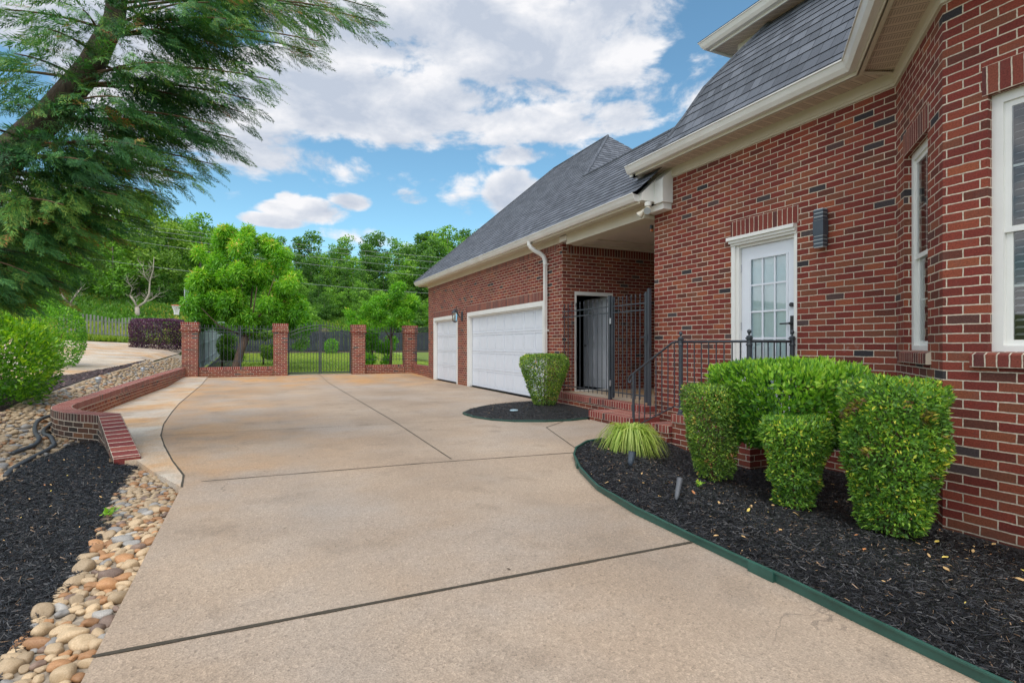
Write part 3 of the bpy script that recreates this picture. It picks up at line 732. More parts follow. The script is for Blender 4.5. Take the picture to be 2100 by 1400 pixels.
for i in range(len(wallline)-1):
    a, b, c, d = wallline[i], wallline[i+1], fl[i+1], fl[i]; dr = (Vector(b)-Vector(a)).normalized(); nn = Vector((dr.y, -dr.x))
    uvf = lambda p: ((Vector(p)-Vector(a)).dot(dr)+L, (Vector(p)-Vector(a)).dot(nn))
    mb.face([(*a, 3.868), (*b, 3.868), (*c, 3.868), (*d, 3.868)], [uvf(p) for p in (a, b, c, d)])
    L += (Vector(b)-Vector(a)).length
mb.build('soffit', M['soffit'], house)
mb = MB()
for a, b in ((1, 1), (2, 2), (3, 3), (4, 4)):      # trim boards across the soffit at each corner
    mb = MB()
    p, q = Vector((*wallline[a], 3.85)), Vector((*fl[a], 3.85)); t_ = (q-p).normalized(); n_ = Vector((-t_.y, t_.x, 0))*.03
    mb.face([p+n_, q+n_, q-n_, p-n_]); mb.build('soffit_trim', M['cream'], house)
mb = MB(); sweep(mb, zz(wallline, 3.73), [(.0, 0), (.018, 0), (.018, .022), (.03, .03), (.03, .137), (0, .137)]); mb.build('frieze', M['cream'], house)
# end closure of the main eave over the garage roof
mb = MB(); mb.box((5.24, 6.75, 3.83), (5.6, 6.86, 3.875)); mb.box((5.215, 6.80, 3.83), (5.245, 6.865, 3.97)); mb.build('eave_end', M['white'], house)

gw = [(12.2, 19.05), (GX, 19.05), (GX, 6.56)]; gfl = mitre(gw, .31)
mb = MB(); sweep(mb, zz(gfl, 3.375), gp); mb.build('gutter', M['gutter'], house)
mb = MB(); sweep(mb, zz(gfl, 3.40), fas); mb.build('fascia', M['cream'], house)
mb = MB(); mb.face([(GX, 19.05, 3.392), (GX, 6.62, 3.392), (gfl[2][0], 6.62, 3.392), (gfl[1][0], gfl[1][1], 3.392)], [(19.05, 0), (6.62, 0), (6.62, .3), (19.3, .3)])
mb.face([(GX, 19.05, 3.392), (12.2, 19.05, 3.392), (12.2, gfl[1][1], 3.392), (gfl[1][0], gfl[1][1], 3.392)], [(0, 0), (6, 0), (6, .3), (0, .3)])
mb.build('soffit', M['cream'], house)
mb = MB(); sweep(mb, zz([(12.2, 19.05), (GX, 19.05), (GX, 9.36)], 3.27), [(0, 0), (.025, 0), (.025, .125), (0, .125)]); mb.build('frieze', M['cream'], house)
mb = MB(); mb.box((5.415, 6.74, 3.185), (5.70, 9.12, 3.39)); mb.box((5.40, 6.74, 3.185), (5.415, 9.12, 3.21)); mb.box((5.40, 6.74, 3.365), (5.415, 9.36, 3.39))
mb.build('porch_beam', M['cream'], house)
mb = MB(); mb.box((5.40, 9.12, 3.27), (5.60, 9.385, 3.385)); mb.build('beam_cap', M['white'], house)
def xz_prism(mb, poly, y0, y1):
    n = len(poly); mb.face([(x, y0, z) for x, z in poly]); mb.face([(x, y1, z) for x, z in poly][::-1])
    for i in range(n): (a, b), (c, d) = poly[i], poly[(i+1) % n]; mb.face([(a, y0, b), (c, y0, d), (c, y1, d), (a, y1, b)])
mb = MB(); xz_prism(mb, [(5.165, 3.385), (5.597, 3.385), (5.597, 3.885), (5.165, 3.49)], 6.50, 6.625); mb.build('eave_return', M['white'], house)
mb = MB(); xz_prism(mb, [(5.40, 3.345), (5.595, 3.345), (5.595, 3.865), (5.52, 3.80), (5.40, 3.69)], 6.31, 6.498); mb.build('eave_box', M['white'], house, bevel=.004)
mb = MB(); mb.box((5.44, 6.34, 3.25), (5.596, 6.72, 3.343)); mb.build('eave_block', M['white'], house, bevel=.004)
# porch ceiling with layered crown
mb = MB(); mb.box((5.70, 6.745, 3.30), (9.0, 9.38, 3.36)); mb.box((5.705, 9.30, 3.225), (9.0, 9.385, 3.298)); mb.box((5.705, 6.74, 3.225), (9.0, 6.82, 3.298)); mb.box((5.705, 8.9, 3.27), (9.0, 9.298, 3.298))
mb.build('porch_ceiling', M['ceil'], house)
# upper storey behind the front slope
mb = MB(); mb.box((6.6, 2.6, 4.2), (11, 5.97, 5.80)); mb.build('upper_wall', M['white'], house)
ul = [(11.4, 5.97), (6.6, 5.97), (6.6, 2.3)]; ufl = mitre(ul, .30)
mb = MB(); sweep(mb, zz(ufl, 5.80), gp); mb.build('gutter', M['gutter'], house)
mb = MB(); sweep(mb, zz(ufl, 5.82), fas); mb.build('fascia', M['white'], house)
mb = MB(); mb.face([(6.6, 5.97, 5.79), (6.6, 2.3, 5.79), (ufl[2][0], 2.3, 5.79), (*ufl[1], 5.79)], [(0, 0), (3.7, 0), (3.7, .3), (0, .3)]); mb.face([(6.6, 5.97, 5.79), (11.4, 5.97, 5.79), (11.4, ufl[1][1], 5.79), (*ufl[1], 5.79)], [(0, 0), (5, 0), (5, .3), (0, .3)])
mb.build('soffit', M['soffit'], house)
mb = MB(); sweep(mb, zz(ul, 5.66), [(0, 0), (.02, 0), (.02, .13), (0, .13)]); mb.build('frieze', M['white'], house)
mb = MB(); sx, sy = ufl[1]; strip_rows(mb, (sx-.13, sy+.13, 5.92), (sx-.13, 2.3, 5.92), (sx+2.2, 2.3, 7.6), (sx+2.2, sy-2.2, 7.6)); strip_rows(mb, (11.4, sy+.13, 5.92), (sx-.13, sy+.13, 5.92), (sx+2.2, sy-2.2, 7.6), (11.4, sy-2.2, 7.6)); mb.build('upper_roof', M['shingle'], house)

# downspout with its offset elbow
mb = MB()
def rect_tube(mb, pts, wx, wy):
    P = [Vector(p) for p in pts]; base = len(mb.v)
    for p in P:
        for sx_, sy_ in ((-1,-1),(1,-1),(1,1),(-1,1)): mb.v.append((p.x+sx_*wx/2, p.y+sy_*wy/2, p.z))
    for i in range(len(P)-1):
        for j in range(4):
            j2 = (j+1) % 4; mb.f.append((base+i*4+j, base+i*4+j2, base+i*4+4+j2, base+i*4+4+j)); mb.uv += [(0, 0)]*4
    return mb
mb.tube([(5.11, 10.15, 3.40), (5.11, 10.15, 3.32), (5.14, 10.13, 3.265), (5.22, 10.10, 3.20), (5.32, 10.05, 3.14), (5.38, 10.02, 3.08), (5.405, 10.0, 3.0), (5.405, 9.99, 2.9)], .048, 10)
mb.tube([(5.405, 9.99, 2.92), (5.405, 9.99, .12), (5.36, 9.99, .05), (5.2, 9.99, .03)], .044, 4)
mb.box((5.42, 9.93, 2.90), (5.47, 10.05, 2.93)); mb.box((5.42, 9.93, 1.5), (5.468, 10.05, 1.53))
mb.build('downspout', M['gutter'], house)

# ---- garage doors
def garage_door(h, cols, fr):
    a, b, z0, z1 = h; z0 = .0
    mb = MB(); fbox(mb, fr, a, a+.10, -.012, .10, z0, z1-.11); fbox(mb, fr, b-.10, b, -.012, .10, z0, z1-.11); fbox(mb, fr, a, b, -.012, .10, z1-.11, z1-.002)
    fbox(mb, fr, a+.10, a+.13, .03, .10, z0, z1-.11); fbox(mb, fr, b-.13, b-.10, .03, .10, z0, z1-.11); fbox(mb, fr, a+.13, b-.13, .03, .10, z1-.14, z1-.112)
    tr = mb.build('door_frame', M['white'], house, bevel=.004)
    door = None; A, B, Z0, Z1 = a+.13, b-.13, .03, z1-.13; sh = (Z1-Z0)/4
    for r in range(4):
        mb = MB(); q0, q1 = Z0+r*sh+.003, Z0+(r+1)*sh-.003; D = .105
        fbox(mb, fr, A, B, D+.014, D+.04, q0, q1)
        pw = (B-A)/cols; mg = .045
        fbox(mb, fr, A, B, D, D+.014, q0, q0+mg); fbox(mb, fr, A, B, D, D+.014, q1-mg, q1)
        for c_ in range(cols+1):
            x0 = A if c_ == 0 else A+c_*pw-mg*.6; x1 = B if c_ == cols else A+c_*pw+mg*.6
            if c_ == 0: x1 = A+mg
            if c_ == cols: x0 = B-mg
            fbox(mb, fr, x0, x1, D, D+.014, q0+mg, q1-mg)
        for c_ in range(cols):
            x0 = A+c_*pw+mg*.6+(.02 if c_ else .035); x1 = A+(c_+1)*pw-mg*.6-.02
            fbox(mb, fr, x0, x1, D+.004, D+.015, q0+mg+.025, q1-mg-.025)
        if r == 0: door = mb.build('garage_door', M['doorwhite'], house, bevel=.004)
        else: mb.build('door_section', M['doorwhite'], door, bevel=.004)
    mb = MB(); fbox(mb, fr, A, B, D+.01, D+.04, .0, .03); mb.build('weather_strip', M['black'], door)
garage_door(H2, 8, gf); garage_door(H1, 4, gf)

# ---- entry door
fr = fm; a, b, z0, z1 = door_h; a += .0
mb = MB(); fbox(mb, fr, a, a+.06, -.005, .05, z0, z1-.115); fbox(mb, fr, b-.035, b, -.005, .05, z0, z1-.115); fbox(mb, fr, a+.06, a+.105, .02, .10, z0, z1-.115); fbox(mb, fr, b-.06, b-.035, .02, .10, z0, z1-.115)
fbox(mb, fr, a, b, -.02, .05, z1-.115, z1-.085); fbox(mb, fr, a-.012, b, -.045, .05, z1-.085, z1-.05); fbox(mb, fr, a-.03, b, -.07, .05, z1-.05, z1-.008); fbox(mb, fr, a+.105, b-.06, .03, .10, z1-.15, z1-.116)
mb.build('door_frame', M['white'], house, bevel=.004)
mb = MB(); da, db, d0, d1 = a+.108, b-.063, .065, .105; Z0, Z1 = z0+.02, z1-.152
ga, gb, g0, g1z = da+.14, db-.115, Z0+.28, Z1-.16
fbox(mb, fr, da, ga, d0, d1, Z0, Z1); fbox(mb, fr, gb, db, d0, d1, Z0, Z1); fbox(mb, fr, ga, gb, d0, d1, Z0, g0); fbox(mb, fr, ga, gb, d0, d1, g1z, Z1)
door = mb.build('door', M['doorwhite'], house, bevel=.003)
mb = MB()
for x0, x1, q0, q1 in ((ga-.012, ga+.012, g0, g1z), (gb-.012, gb+.012, g0, g1z)): fbox(mb, fr, x0, x1, d0-.010, d0-.001, q0-.012, q1+.012)
fbox(mb, fr, ga+.012, gb-.012, d0-.010, d0-.001, g0-.012, g0+.012); fbox(mb, fr, ga+.012, gb-.012, d0-.010, d0-.001, g1z-.012, g1z+.012)
for i in (1, 2): x = ga+(gb-ga)*i/3; fbox(mb, fr, x-.011, x+.011, d0+.002, d0+.02, g0, g1z)
for i in range(1, 5): z = g0+(g1z-g0)*i/5; fbox(mb, fr, ga, gb, d0+.003, d0+.019, z-.011, z+.011)
mb.build('muntins', M['doorwhite'], door)
mb = MB(); mb.face([fr.p(ga, d0+.012, g0), fr.p(gb, d0+.012, g0), fr.p(gb, d0+.012, g1z), fr.p(ga, d0+.012, g1z)]); mb.build('pane', M['glass'], door)
mb = MB(); fbox(mb, fr, ga, gb, d0+.03, d0+.036, g0, g1z); mb.build('door_shade', M['curtain'], door)
mb = MB(); hz = 1.46; mb.tube([fr.p(db-.05, d0, hz), fr.p(db-.05, d0-.055, hz)], .014, 8); mb.tube([fr.p(db-.05, d0-.055, hz), fr.p(db-.17, d0-.06, hz-.003)], .009, 8); fbox(mb, fr, db-.07, db-.03, d0-.012, d0, hz-.13, hz+.09); mb.build('handle', M['black'], door, smooth=False)
mb = MB(); mb.tube([fr.p(db-.05, d0, hz+.22), fr.p(db-.05, d0-.025, hz+.22)], .026, 12); mb.build('deadbolt', M['black'], door)
mb = MB(); fbox(mb, fr, a, b, -.04, .11, z0-.03, z0+.004); mb.build('threshold', M['metal'], house)
for hz in (.6, 1.45, 2.2):
    mb = MB(); mb.tube([fr.p(da-.004, d0-.006, hz-.05), fr.p(da-.004, d0-.006, hz+.05)], .008, 8); mb.build('hinge', M['metal'], door)
mb = MB(); fbox(mb, fr, a-.3, b+.3, .5, .52, -.2, 3.2); mb.build('inner_wall', M['roomwall'], house)

# ---- porch door, ajar inwards
fr = rf; a, b, z0, z1 = PD
mb = MB(); fbox(mb, fr, a, a+.045, -.004, .10, z0, z1-.07); fbox(mb, fr, b-.045, b, -.004, .10, z0, z1-.07); fbox(mb, fr, a, b, -.006, .10, z1-.07, z1-.002); fbox(mb, fr, a, b, -.02, .1, z0, z0+.02)
mb.build('door_frame', M['white'], house)
hp_ = Vector(fr.p(b-.05, .10, 0)); ang = R(88)
mm = Matrix.Translation(hp_) @ Matrix.Rotation(math.pi-ang, 4, 'Z')
mb = MB(); mb.box((0, -.02, z0+.02), (.84, .02, z1-.075), mm)
pdoor = mb.build('porch_door', M['doorwhite'], house, bevel=.003)
mb = MB()
for x0, x1 in ((.10, .38), (.46, .74)):
    for q0, q1 in ((z0+.2, z0+.85), (z0+1.0, z0+1.55), (z0+1.66, z0+1.86)):
        mb.box((x0, .02, q0), (x1, .027, q1), mm); mb.box((x0+.03, .027, q0+.03), (x1-.03, .033, q1-.03), mm)
mb.build('door_panels', M['doorwhite'], pdoor, bevel=.004)
mb = MB(); k0 = mm @ Vector((.78, .02, 1.2)); k1 = mm @ Vector((.78, .07, 1.2)); mb.tube([k0, k0.lerp(k1, .5), k0.lerp(k1, .6), k1], [.012, .012, .03, .022], 10); mb.build('handle', M['black'], pdoor)
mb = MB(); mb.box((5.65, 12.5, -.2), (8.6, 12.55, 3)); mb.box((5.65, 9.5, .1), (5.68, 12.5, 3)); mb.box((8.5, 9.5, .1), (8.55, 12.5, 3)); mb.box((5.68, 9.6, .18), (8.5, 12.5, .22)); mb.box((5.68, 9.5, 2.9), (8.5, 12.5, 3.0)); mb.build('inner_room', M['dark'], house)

# ---- bay windows
def sash_window(fr, h, cols, parent, blinds=True):
    a, b, z0, z1 = h; d = .055
    mb = MB(); t = .065
    fbox(mb, fr, a, a+t, d, d+.06, z0, z1); fbox(mb, fr, b-t, b, d, d+.06, z0, z1); fbox(mb, fr, a+t, b-t, d, d+.06, z0, z0+.045); fbox(mb, fr, a+t, b-t, d, d+.06, z1-t, z1)
    w = mb.build('window', M['white'], parent, bevel=.003)
    zm = (z0+z1)/2-.05
    for k_, (q0, q1, dd) in enumerate(((z0+.045, zm+.02, d+.035), (zm-.02, z1-t, d+.015))):
        mb = MB(); s_ = .04
        A, B = a+t, b-t
        fbox(mb, fr, A, A+s_, dd, dd+.022, q0, q1); fbox(mb, fr, B-s_, B, dd, dd+.022, q0, q1); fbox(mb, fr, A+s_, B-s_, dd, dd+.022, q0, q0+s_); fbox(mb, fr, A+s_, B-s_, dd, dd+.022, q1-s_, q1)
        mb.build('sash', M['white'], w)
        mb = MB()
        for i in range(1, cols): x = A+s_+(B-A-2*s_)*i/cols; fbox(mb, fr, x-.008, x+.008, dd+.008, dd+.014, q0+s_, q1-s_)
        for i in range(1, 2): z = q0+(q1-q0)*i/2; fbox(mb, fr, A+s_, B-s_, dd+.009, dd+.015, z-.008, z+.008)
        mb.build('muntins', M['white'], w)
        mb = MB(); mb.face([fr.p(A+s_, dd+.006, q0+s_), fr.p(B-s_, dd+.006, q0+s_), fr.p(B-s_, dd+.006, q1-s_), fr.p(A+s_, dd+.006, q1-s_)]); mb.build('pane', M['glass'], w)
    if blinds:
        mb = MB(); z = z0+.06
        while z < z1-.08:
            mb.face([fr.p(a+.09, d+.085, z+.006), fr.p(b-.09, d+.085, z+.006), fr.p(b-.09, d+.125, z+.022), fr.p(a+.09, d+.125, z+.022)]); z += .05
        mb.build('blind', M['blind'], w)
sash_window(fw, w1, 2, house); sash_window(fb, w2h, 4, house); sash_window(fw2, (.3, 1.0, *win_z), 2, house)
mb = MB(); mb.box((6.4, -1.5, .1), (6.45, 3.9, 3.6)); mb.build('inner_wall', M['roomwall'], house)

# ---- lamps on the walls
t = thing('wall_lantern', 'dark bronze carriage lantern on the brick pier between the garage doors', 'wall lamp', (GX, 15.36, 2.0))
lx, ly, lz = GX-.24, 15.36, 1.92
mb = MB(); mb.lathe((lx, ly, lz), [(.02, -.03), (.07, -.01), (.075, .0), (.075, .012)], 6); mb.lathe((lx, ly, lz+.25), [(.10, 0), (.115, .012), (.05, .09), (.02, .11), (.012, .15)], 6)
for i in range(6): an = i*math.pi/3; mb.tube([(lx+.07*math.cos(an), ly+.07*math.sin(an), lz+.01), (lx+.095*math.cos(an), ly+.095*math.sin(an), lz+.26)], .006, 5)
mb.build('lantern_cage', M['iron'], t)
mb = MB(); mb.lathe((lx, ly, lz+.013), [(.062, 0), (.086, .235)], 6); mb.build('lantern_glass', M['glass'], t)
mb = MB(); mb.lathe((lx, ly, lz+.015), [(.012, 0), (.012, .10), (.018, .13), (.004, .17)], 8); mb.build('candle_bulb', M['white'], t)
mb = MB(); mb.tube([(GX-.01, ly, lz+.16), (GX-.08, ly, lz+.12), (GX-.14, ly, lz+.2), (GX-.17, ly, lz+.34), (GX-.21, ly, lz+.42), (lx, ly, lz+.39)], .011, 8); mb.tube([(GX-.0, ly, lz+.02), (GX-.0, ly, lz+.3)], .045, 12); mb.tube([(GX-.03, ly, lz+.34), (GX-.09, ly, lz+.38), (GX-.13, ly, lz+.33), (GX-.09, ly, lz+.29)], .009, 6)
mb.build('bracket', M['iron'], t)

t = thing('wall_sconce', 'slate grey rectangular up and down sconce right of the entry door', 'wall lamp', (5.6, 3.91, 2.49))
fr = Fr((5.6, 3.97), (5.6, 3.85)); L = fr.L
mb = MB(); fbox(mb, fr, .0, L, -.105, -.02, 2.40, 2.565); fbox(mb, fr, .035, L-.035, -.02, -.001, 2.33, 2.63); mb.build('lamp_body', M['slate'], t, bevel=.003)
M['clear'] = plain('frosted_clear_acrylic', (.42, .46, .48), .15, .05, 5)
for zc in (2.585, 2.375):
    mb = MB(); sgn = 1 if zc > 2.5 else -1
    for i in range(3):
        z_ = zc+sgn*i*.04
        fbox(mb, fr, .002, L-.002, -.103, -.025, z_-.0135, z_+.0135)
    mb.build('lamp_fin', M['slate'], t, bevel=.002)
    mb = MB()
    for i in range(4):
        z_ = zc+sgn*(i*.04-.02); fbox(mb, fr, .008, L-.008, -.097, -.03, z_-.0062, z_+.0062)
    mb.build('lens', M['clear'], t)

t = thing('floodlight', 'white twin head floodlight under the eave corner above the porch', 'floodlight', (5.28, 6.5, 3.33))
mb = MB(); mb.lathe((5.28, 6.50, 3.285), [(.02, 0), (.05, .02), (.055, .075)], 14); mb.build('mounting_plate', M['white'], t)
for s_, tgt in ((-1, (-.09, .11, -.13)), (1, (-.10, -.09, -.09))):
    p0 = Vector((5.28, 6.50+.02*-s_, 3.29)); dv = Vector(tgt); dn = dv.normalized()
    mb = MB(); mb.tube([p0, p0+dn*.05, p0+dn*.055, p0+dn*.09, p0+dn*.15, p0+dn*.165], [.012, .012, .028, .03, .055, .058], 14); hd = mb.build('lamp_head', M['cream'], t, smooth=False)
    mb = MB(); mb.tube([p0+dn*.166, p0+dn*.172], .052, 14); mb.build('lens', M['clear'], hd)
t = thing('security_camera', 'tiny black and orange sensor tucked under the porch beam', 'camera', (5.63, 6.72, 3.1))
mb = MB(); mb.box((5.56, 6.76, 3.04), (5.60, 6.80, 3.10)); mb.build('housing', M['black'], t, bevel=.004)
mb = MB(); mb.box((5.562, 6.762, 3.0), (5.598, 6.79, 3.04)); mb.build('sensor', plain('orange_plastic', (.4, .12, .03), .4), t)
# ------------------------------------------------------------------ brick landing, steps and porch
def rowlock_block(name, lo, hi, parent, top_axis='y', floor=None):
    """brick block with a rowlock edge course along its top; front (-x) and both ends dressed"""
    x0, y0, z0 = lo; x1, y1, z1 = hi; h = .10
    mb = MB(); mb.box((x0+.012, y0+.012, z0), (x1, y1-.012, z1-h)); o = mb.build(name, M['brick'], parent)
    mb = MB()
    mb.face([(x0, y1, z1-h), (x0, y0, z1-h), (x0, y0, z1), (x0, y1, z1)], [(0, y1), (0, y0), (.1, y0), (.1, y1)])
    mb.face([(x0, y0, z1), (x1, y0, z1), (x1, y1, z1), (x0, y1, z1)], [(0, y0), (x1-x0, y0), (x1-x0, y1), (0, y1)])
    for yy in (y0, y1): mb.face([(x0, yy, z1-h), (x1, yy, z1-h), (x1, yy, z1), (x0, yy, z1)], [(0, .0), (.2, .0), (.2, .067), (0, .067)])
    mb.face([(x0, y0, z1-h), (x1, y0, z1-h), (x1, y1, z1-h), (x0, y1, z1-h)])
    mb.build('rowlock_edge', M['cap'], o); return o
t = thing('entry_landing', 'brick landing with a lower step below the white entry door', 'steps', (5.2, 4.9, 0))
rowlock_block('landing', (4.80, 4.20, -.3), (5.597, 5.45, .31), t); rowlock_block('step', (4.74, 5.452, -.3), (5.597, 5.80, .158), t)
t = thing('brick_porch', 'low brick porch floor and step in front of the iron gate', 'porch', (5.4, 8, 0))
mb = MB(); mb.box((5.34, 6.65, -.2), (5.596, 9.385, .16)); mb.build('porch_base', M['brick'], t)
mb = MB(); y0, y1 = 6.64, 9.385
mb.face([(5.328, y1, .16), (5.328, y0, .16), (5.328, y0, .262), (5.328, y1, .262)], [(0, y1), (0, y0), (.1, y0), (.1, y1)])
mb.face([(5.328, y0, .262), (5.53, y0, .262), (5.53, y1, .262), (5.328, y1, .262)], [(0, y0), (.2, y0), (.2, y1), (0, y1)])
mb.face([(5.328, y0, .16), (5.53, y0, .16), (5.53, y0, .262), (5.328, y0, .262)], [(0, 0), (.2, 0), (.2, .067), (0, .067)])
mb.build('rowlock_edge', M['cap'], t)
mb = MB(); mb.box((5.53, 6.76, .15), (9.0, 9.38, .258)); mb.build('porch_floor', M['concrete_light'], t)
rowlock_block('step', (4.78, 6.30, -.2), (5.335, 7.36, .15), t)

# ------------------------------------------------------------------ iron work
def finial(mb, x, y, z, r=.02):
    mb.lathe((x, y, z), [(r*1.2, 0), (r*1.5, .004), (r*1.5, .018), (r*.7, .024), (r*.45, .036), (r*.6, .044), (r*1.05, .058), (r*1.15, .07), (r*.9, .084), (r*.3, .093)], 12)
t = thing('stair_railing', 'dark iron railing with ball finials round the brick landing', 'railing', (4.86, 5, .31))
rx = 4.865
def rpost(x, y, z0, z1, r=.027):
    mb = MB(); mb.lathe((x, y, z0), [(.05, 0), (.05, .012), (.036, .02), (.034, .05), (r, .06), (r, z1-z0-.09), (r*1.25, z1-z0-.085), (r*1.25, z1-z0-.07), (r, z1-z0-.06), (r, z1-z0-.02), (r*1.5, z1-z0-.012), (r*1.5, z1-z0)], 14)
    p = mb.build('post', M['iron'], t, smooth=False); mb = MB(); finial(mb, x, y, z1, .021); mb.build('finial', M['iron'], p, smooth=True)
rpost(rx, 5.34, .31, 1.285); rpost(rx, 4.27, .31, 1.285); rpost(5.555, 4.27, .31, 1.285)
TZ, BZ = 1.245, .405
mb = MB(); mb.tube([(5.53, 4.27, TZ), (rx, 4.27, TZ), (rx, 4.3, TZ), (rx, 5.44, TZ)], .014, 8)
mb.tube([(rx, 5.44, TZ), (rx, 5.50, TZ-.012), (rx, 6.30, .80), (rx, 6.38, .755), (rx, 6.42, .72), (rx, 6.43, .685), (rx, 6.405, .655), (rx, 6.37, .665), (rx, 6.365, .695)], .015, 8); mb.build('handrail', M['iron'], t, smooth=True)
mb = MB(); mb.tube([(5.53, 4.27, BZ), (rx, 4.27, BZ)], .010, 6); mb.tube([(rx, 4.27, BZ), (rx, 5.46, BZ), (rx, 6.34, .00)], .010, 6); mb.build('bottom_rail', M['iron'], t)
def bal(x, y, z0, z1, r=.0085, nm='baluster', par=None): mb = MB(); mb.tube([(x, y, z0), (x, y, z1)], r, 6); mb.build(nm, M['iron'], par or t)
for i in range(1, 9): bal(rx, 5.34-(5.34-4.27)*i/9, BZ, TZ)
for i in range(1, 7): bal(rx+(5.555-rx)*i/7, 4.27, BZ, TZ)
bz = lambda y: BZ-(y-5.46)*.46; tz = lambda y: TZ-(y-5.48)*.545
for y in (5.46, 5.58, 5.70, 5.82, 5.94, 6.06, 6.18): bal(rx, y, bz(max(y, 5.46)), tz(max(y, 5.48)))
mb = MB(); mb.tube([(rx, 6.31, .0), (rx, 6.31, .795)], .020, 8); mb.build('post', M['iron'], t)

def spear(mb, x, y, z0, z1, r=.0075):
    mb.tube([(x, y, z0), (x, y, z1-.09)], r, 5); mb.lathe((x, y, z1-.09), [(r, 0), (r*1.9, .008), (r*1.9, .016), (r*.9, .022), (r*2.0, .045), (r*.9, .08), (.001, .095)], 6)
def picket_panel(root, A, B, zb, zts, top, n, rail=.013, pk=.0075):
    A, B = Vector(A), Vector(B)
    for z in [zb]+list(zts):
        mb = MB(); mb.tube([(*A, z), (*B, z)], rail, 4); mb.build('rail', M['iron'], root)
    for i in range(n):
        p = A.lerp(B, (i+.5)/n); mb = MB(); zt = top((i+.5)/n) if callable(top) else top; spear(mb, p.x, p.y, zb-.07, zt, pk); mb.build('picket', M['iron'], root)
px_ = 5.46
t = thing('iron_fence', 'iron spear top fence panel left of the porch gate', 'fence', (px_, 8.5, .26))
picket_panel(t, (px_, 9.36), (px_, 7.76), .40, (1.76, 1.87), 2.03, 11)
mb = MB(); mb.box((px_-.025, 7.705, .262), (px_+.025, 7.755, 2.06)); mb.build('post', M['iron'], t, bevel=.004)
t = thing('iron_gate', 'tall iron spear top gate closing the covered porch', 'gate', (px_, 7.3, .26))
picket_panel(t, (px_, 7.66), (px_, 6.74), .40, (1.76, 1.87), 2.03, 8)
for y0 in (7.63, 6.73): mb = MB(); mb.box((px_-.02, y0, .30), (px_+.02, y0+.035, 2.04)); mb.build('gate_stile', M['iron'], t)
mb = MB(); mb.box((px_-.022, 6.665, .262), (px_+.022, 6.71, 2.09)); mb.build('post', M['iron'], t, bevel=.004)
for z in (.55, 1.62): mb = MB(); mb.tube([(px_-.03, 7.68, z-.05), (px_-.03, 7.68, z+.05)], .017, 8); mb.build('hinge', M['metal'], t)
mb = MB(); mb.box((px_-.045, 6.70, 1.27), (px_-.022, 6.76, 1.37)); mb.tube([(px_-.045, 6.73, 1.33), (px_-.07, 6.73, 1.33), (px_-.07, 6.80, 1.33)], .008, 6); mb.build('latch', M['iron'], t)

# ------------------------------------------------------------------ brick pillars and low walls at the far end
def pillar(cx, cy, z0, label):
    t = thing('brick_pillar', label, 'pillar', (cx, cy, z0), 'brick pillars at the far end of the driveway')
    mb = MB(); top = 2.0; bx = lambda h, a, b: mb.box((cx-h, cy-h, a), (cx+h, cy+h, b))
    bx(.24, z0-.3, top-.38); bx(.252, top-.38, top-.34); bx(.266, top-.34, top-.305); bx(.278, top-.305, top-.235); bx(.262, top-.235, top-.10)
    mb.build('shaft', M['brick_stain'], t)
    mb = MB(); h = .268
    for (a, b) in (((cx-h, cy-h), (cx+h, cy-h)), ((cx+h, cy-h), (cx+h, cy+h)), ((cx+h, cy+h), (cx-h, cy+h)), ((cx-h, cy+h), (cx-h, cy-h))):
        f = Fr(a, b); mb.face([f.p(0, 0, top-.10), f.p(f.L, 0, top-.10), f.p(f.L, 0, top), f.p(0, 0, top)], [(0, 0), (0, f.L), (.1, f.L), (.1, 0)])
    mb.face([(cx-h, cy-h, top), (cx+h, cy-h, top), (cx+h, cy+h, top), (cx-h, cy+h, top)], [(0, 0), (0, .53), (.53, .53), (.53, 0)])
    mb.build('cap', M['cap'], t); return t
PY_ = 21.65
pillar(-2.30, PY_, .1, 'left end brick pillar where the low wall and the iron fence meet')
pillar(.57, PY_, .08, 'brick pillar at the left side of the arched garden gate')
pillar(3.37, PY_, .08, 'brick pillar at the right side of the arched garden gate')
pillar(5.43, PY_, .08, 'brick pillar half hidden by the small tree near the garage corner')
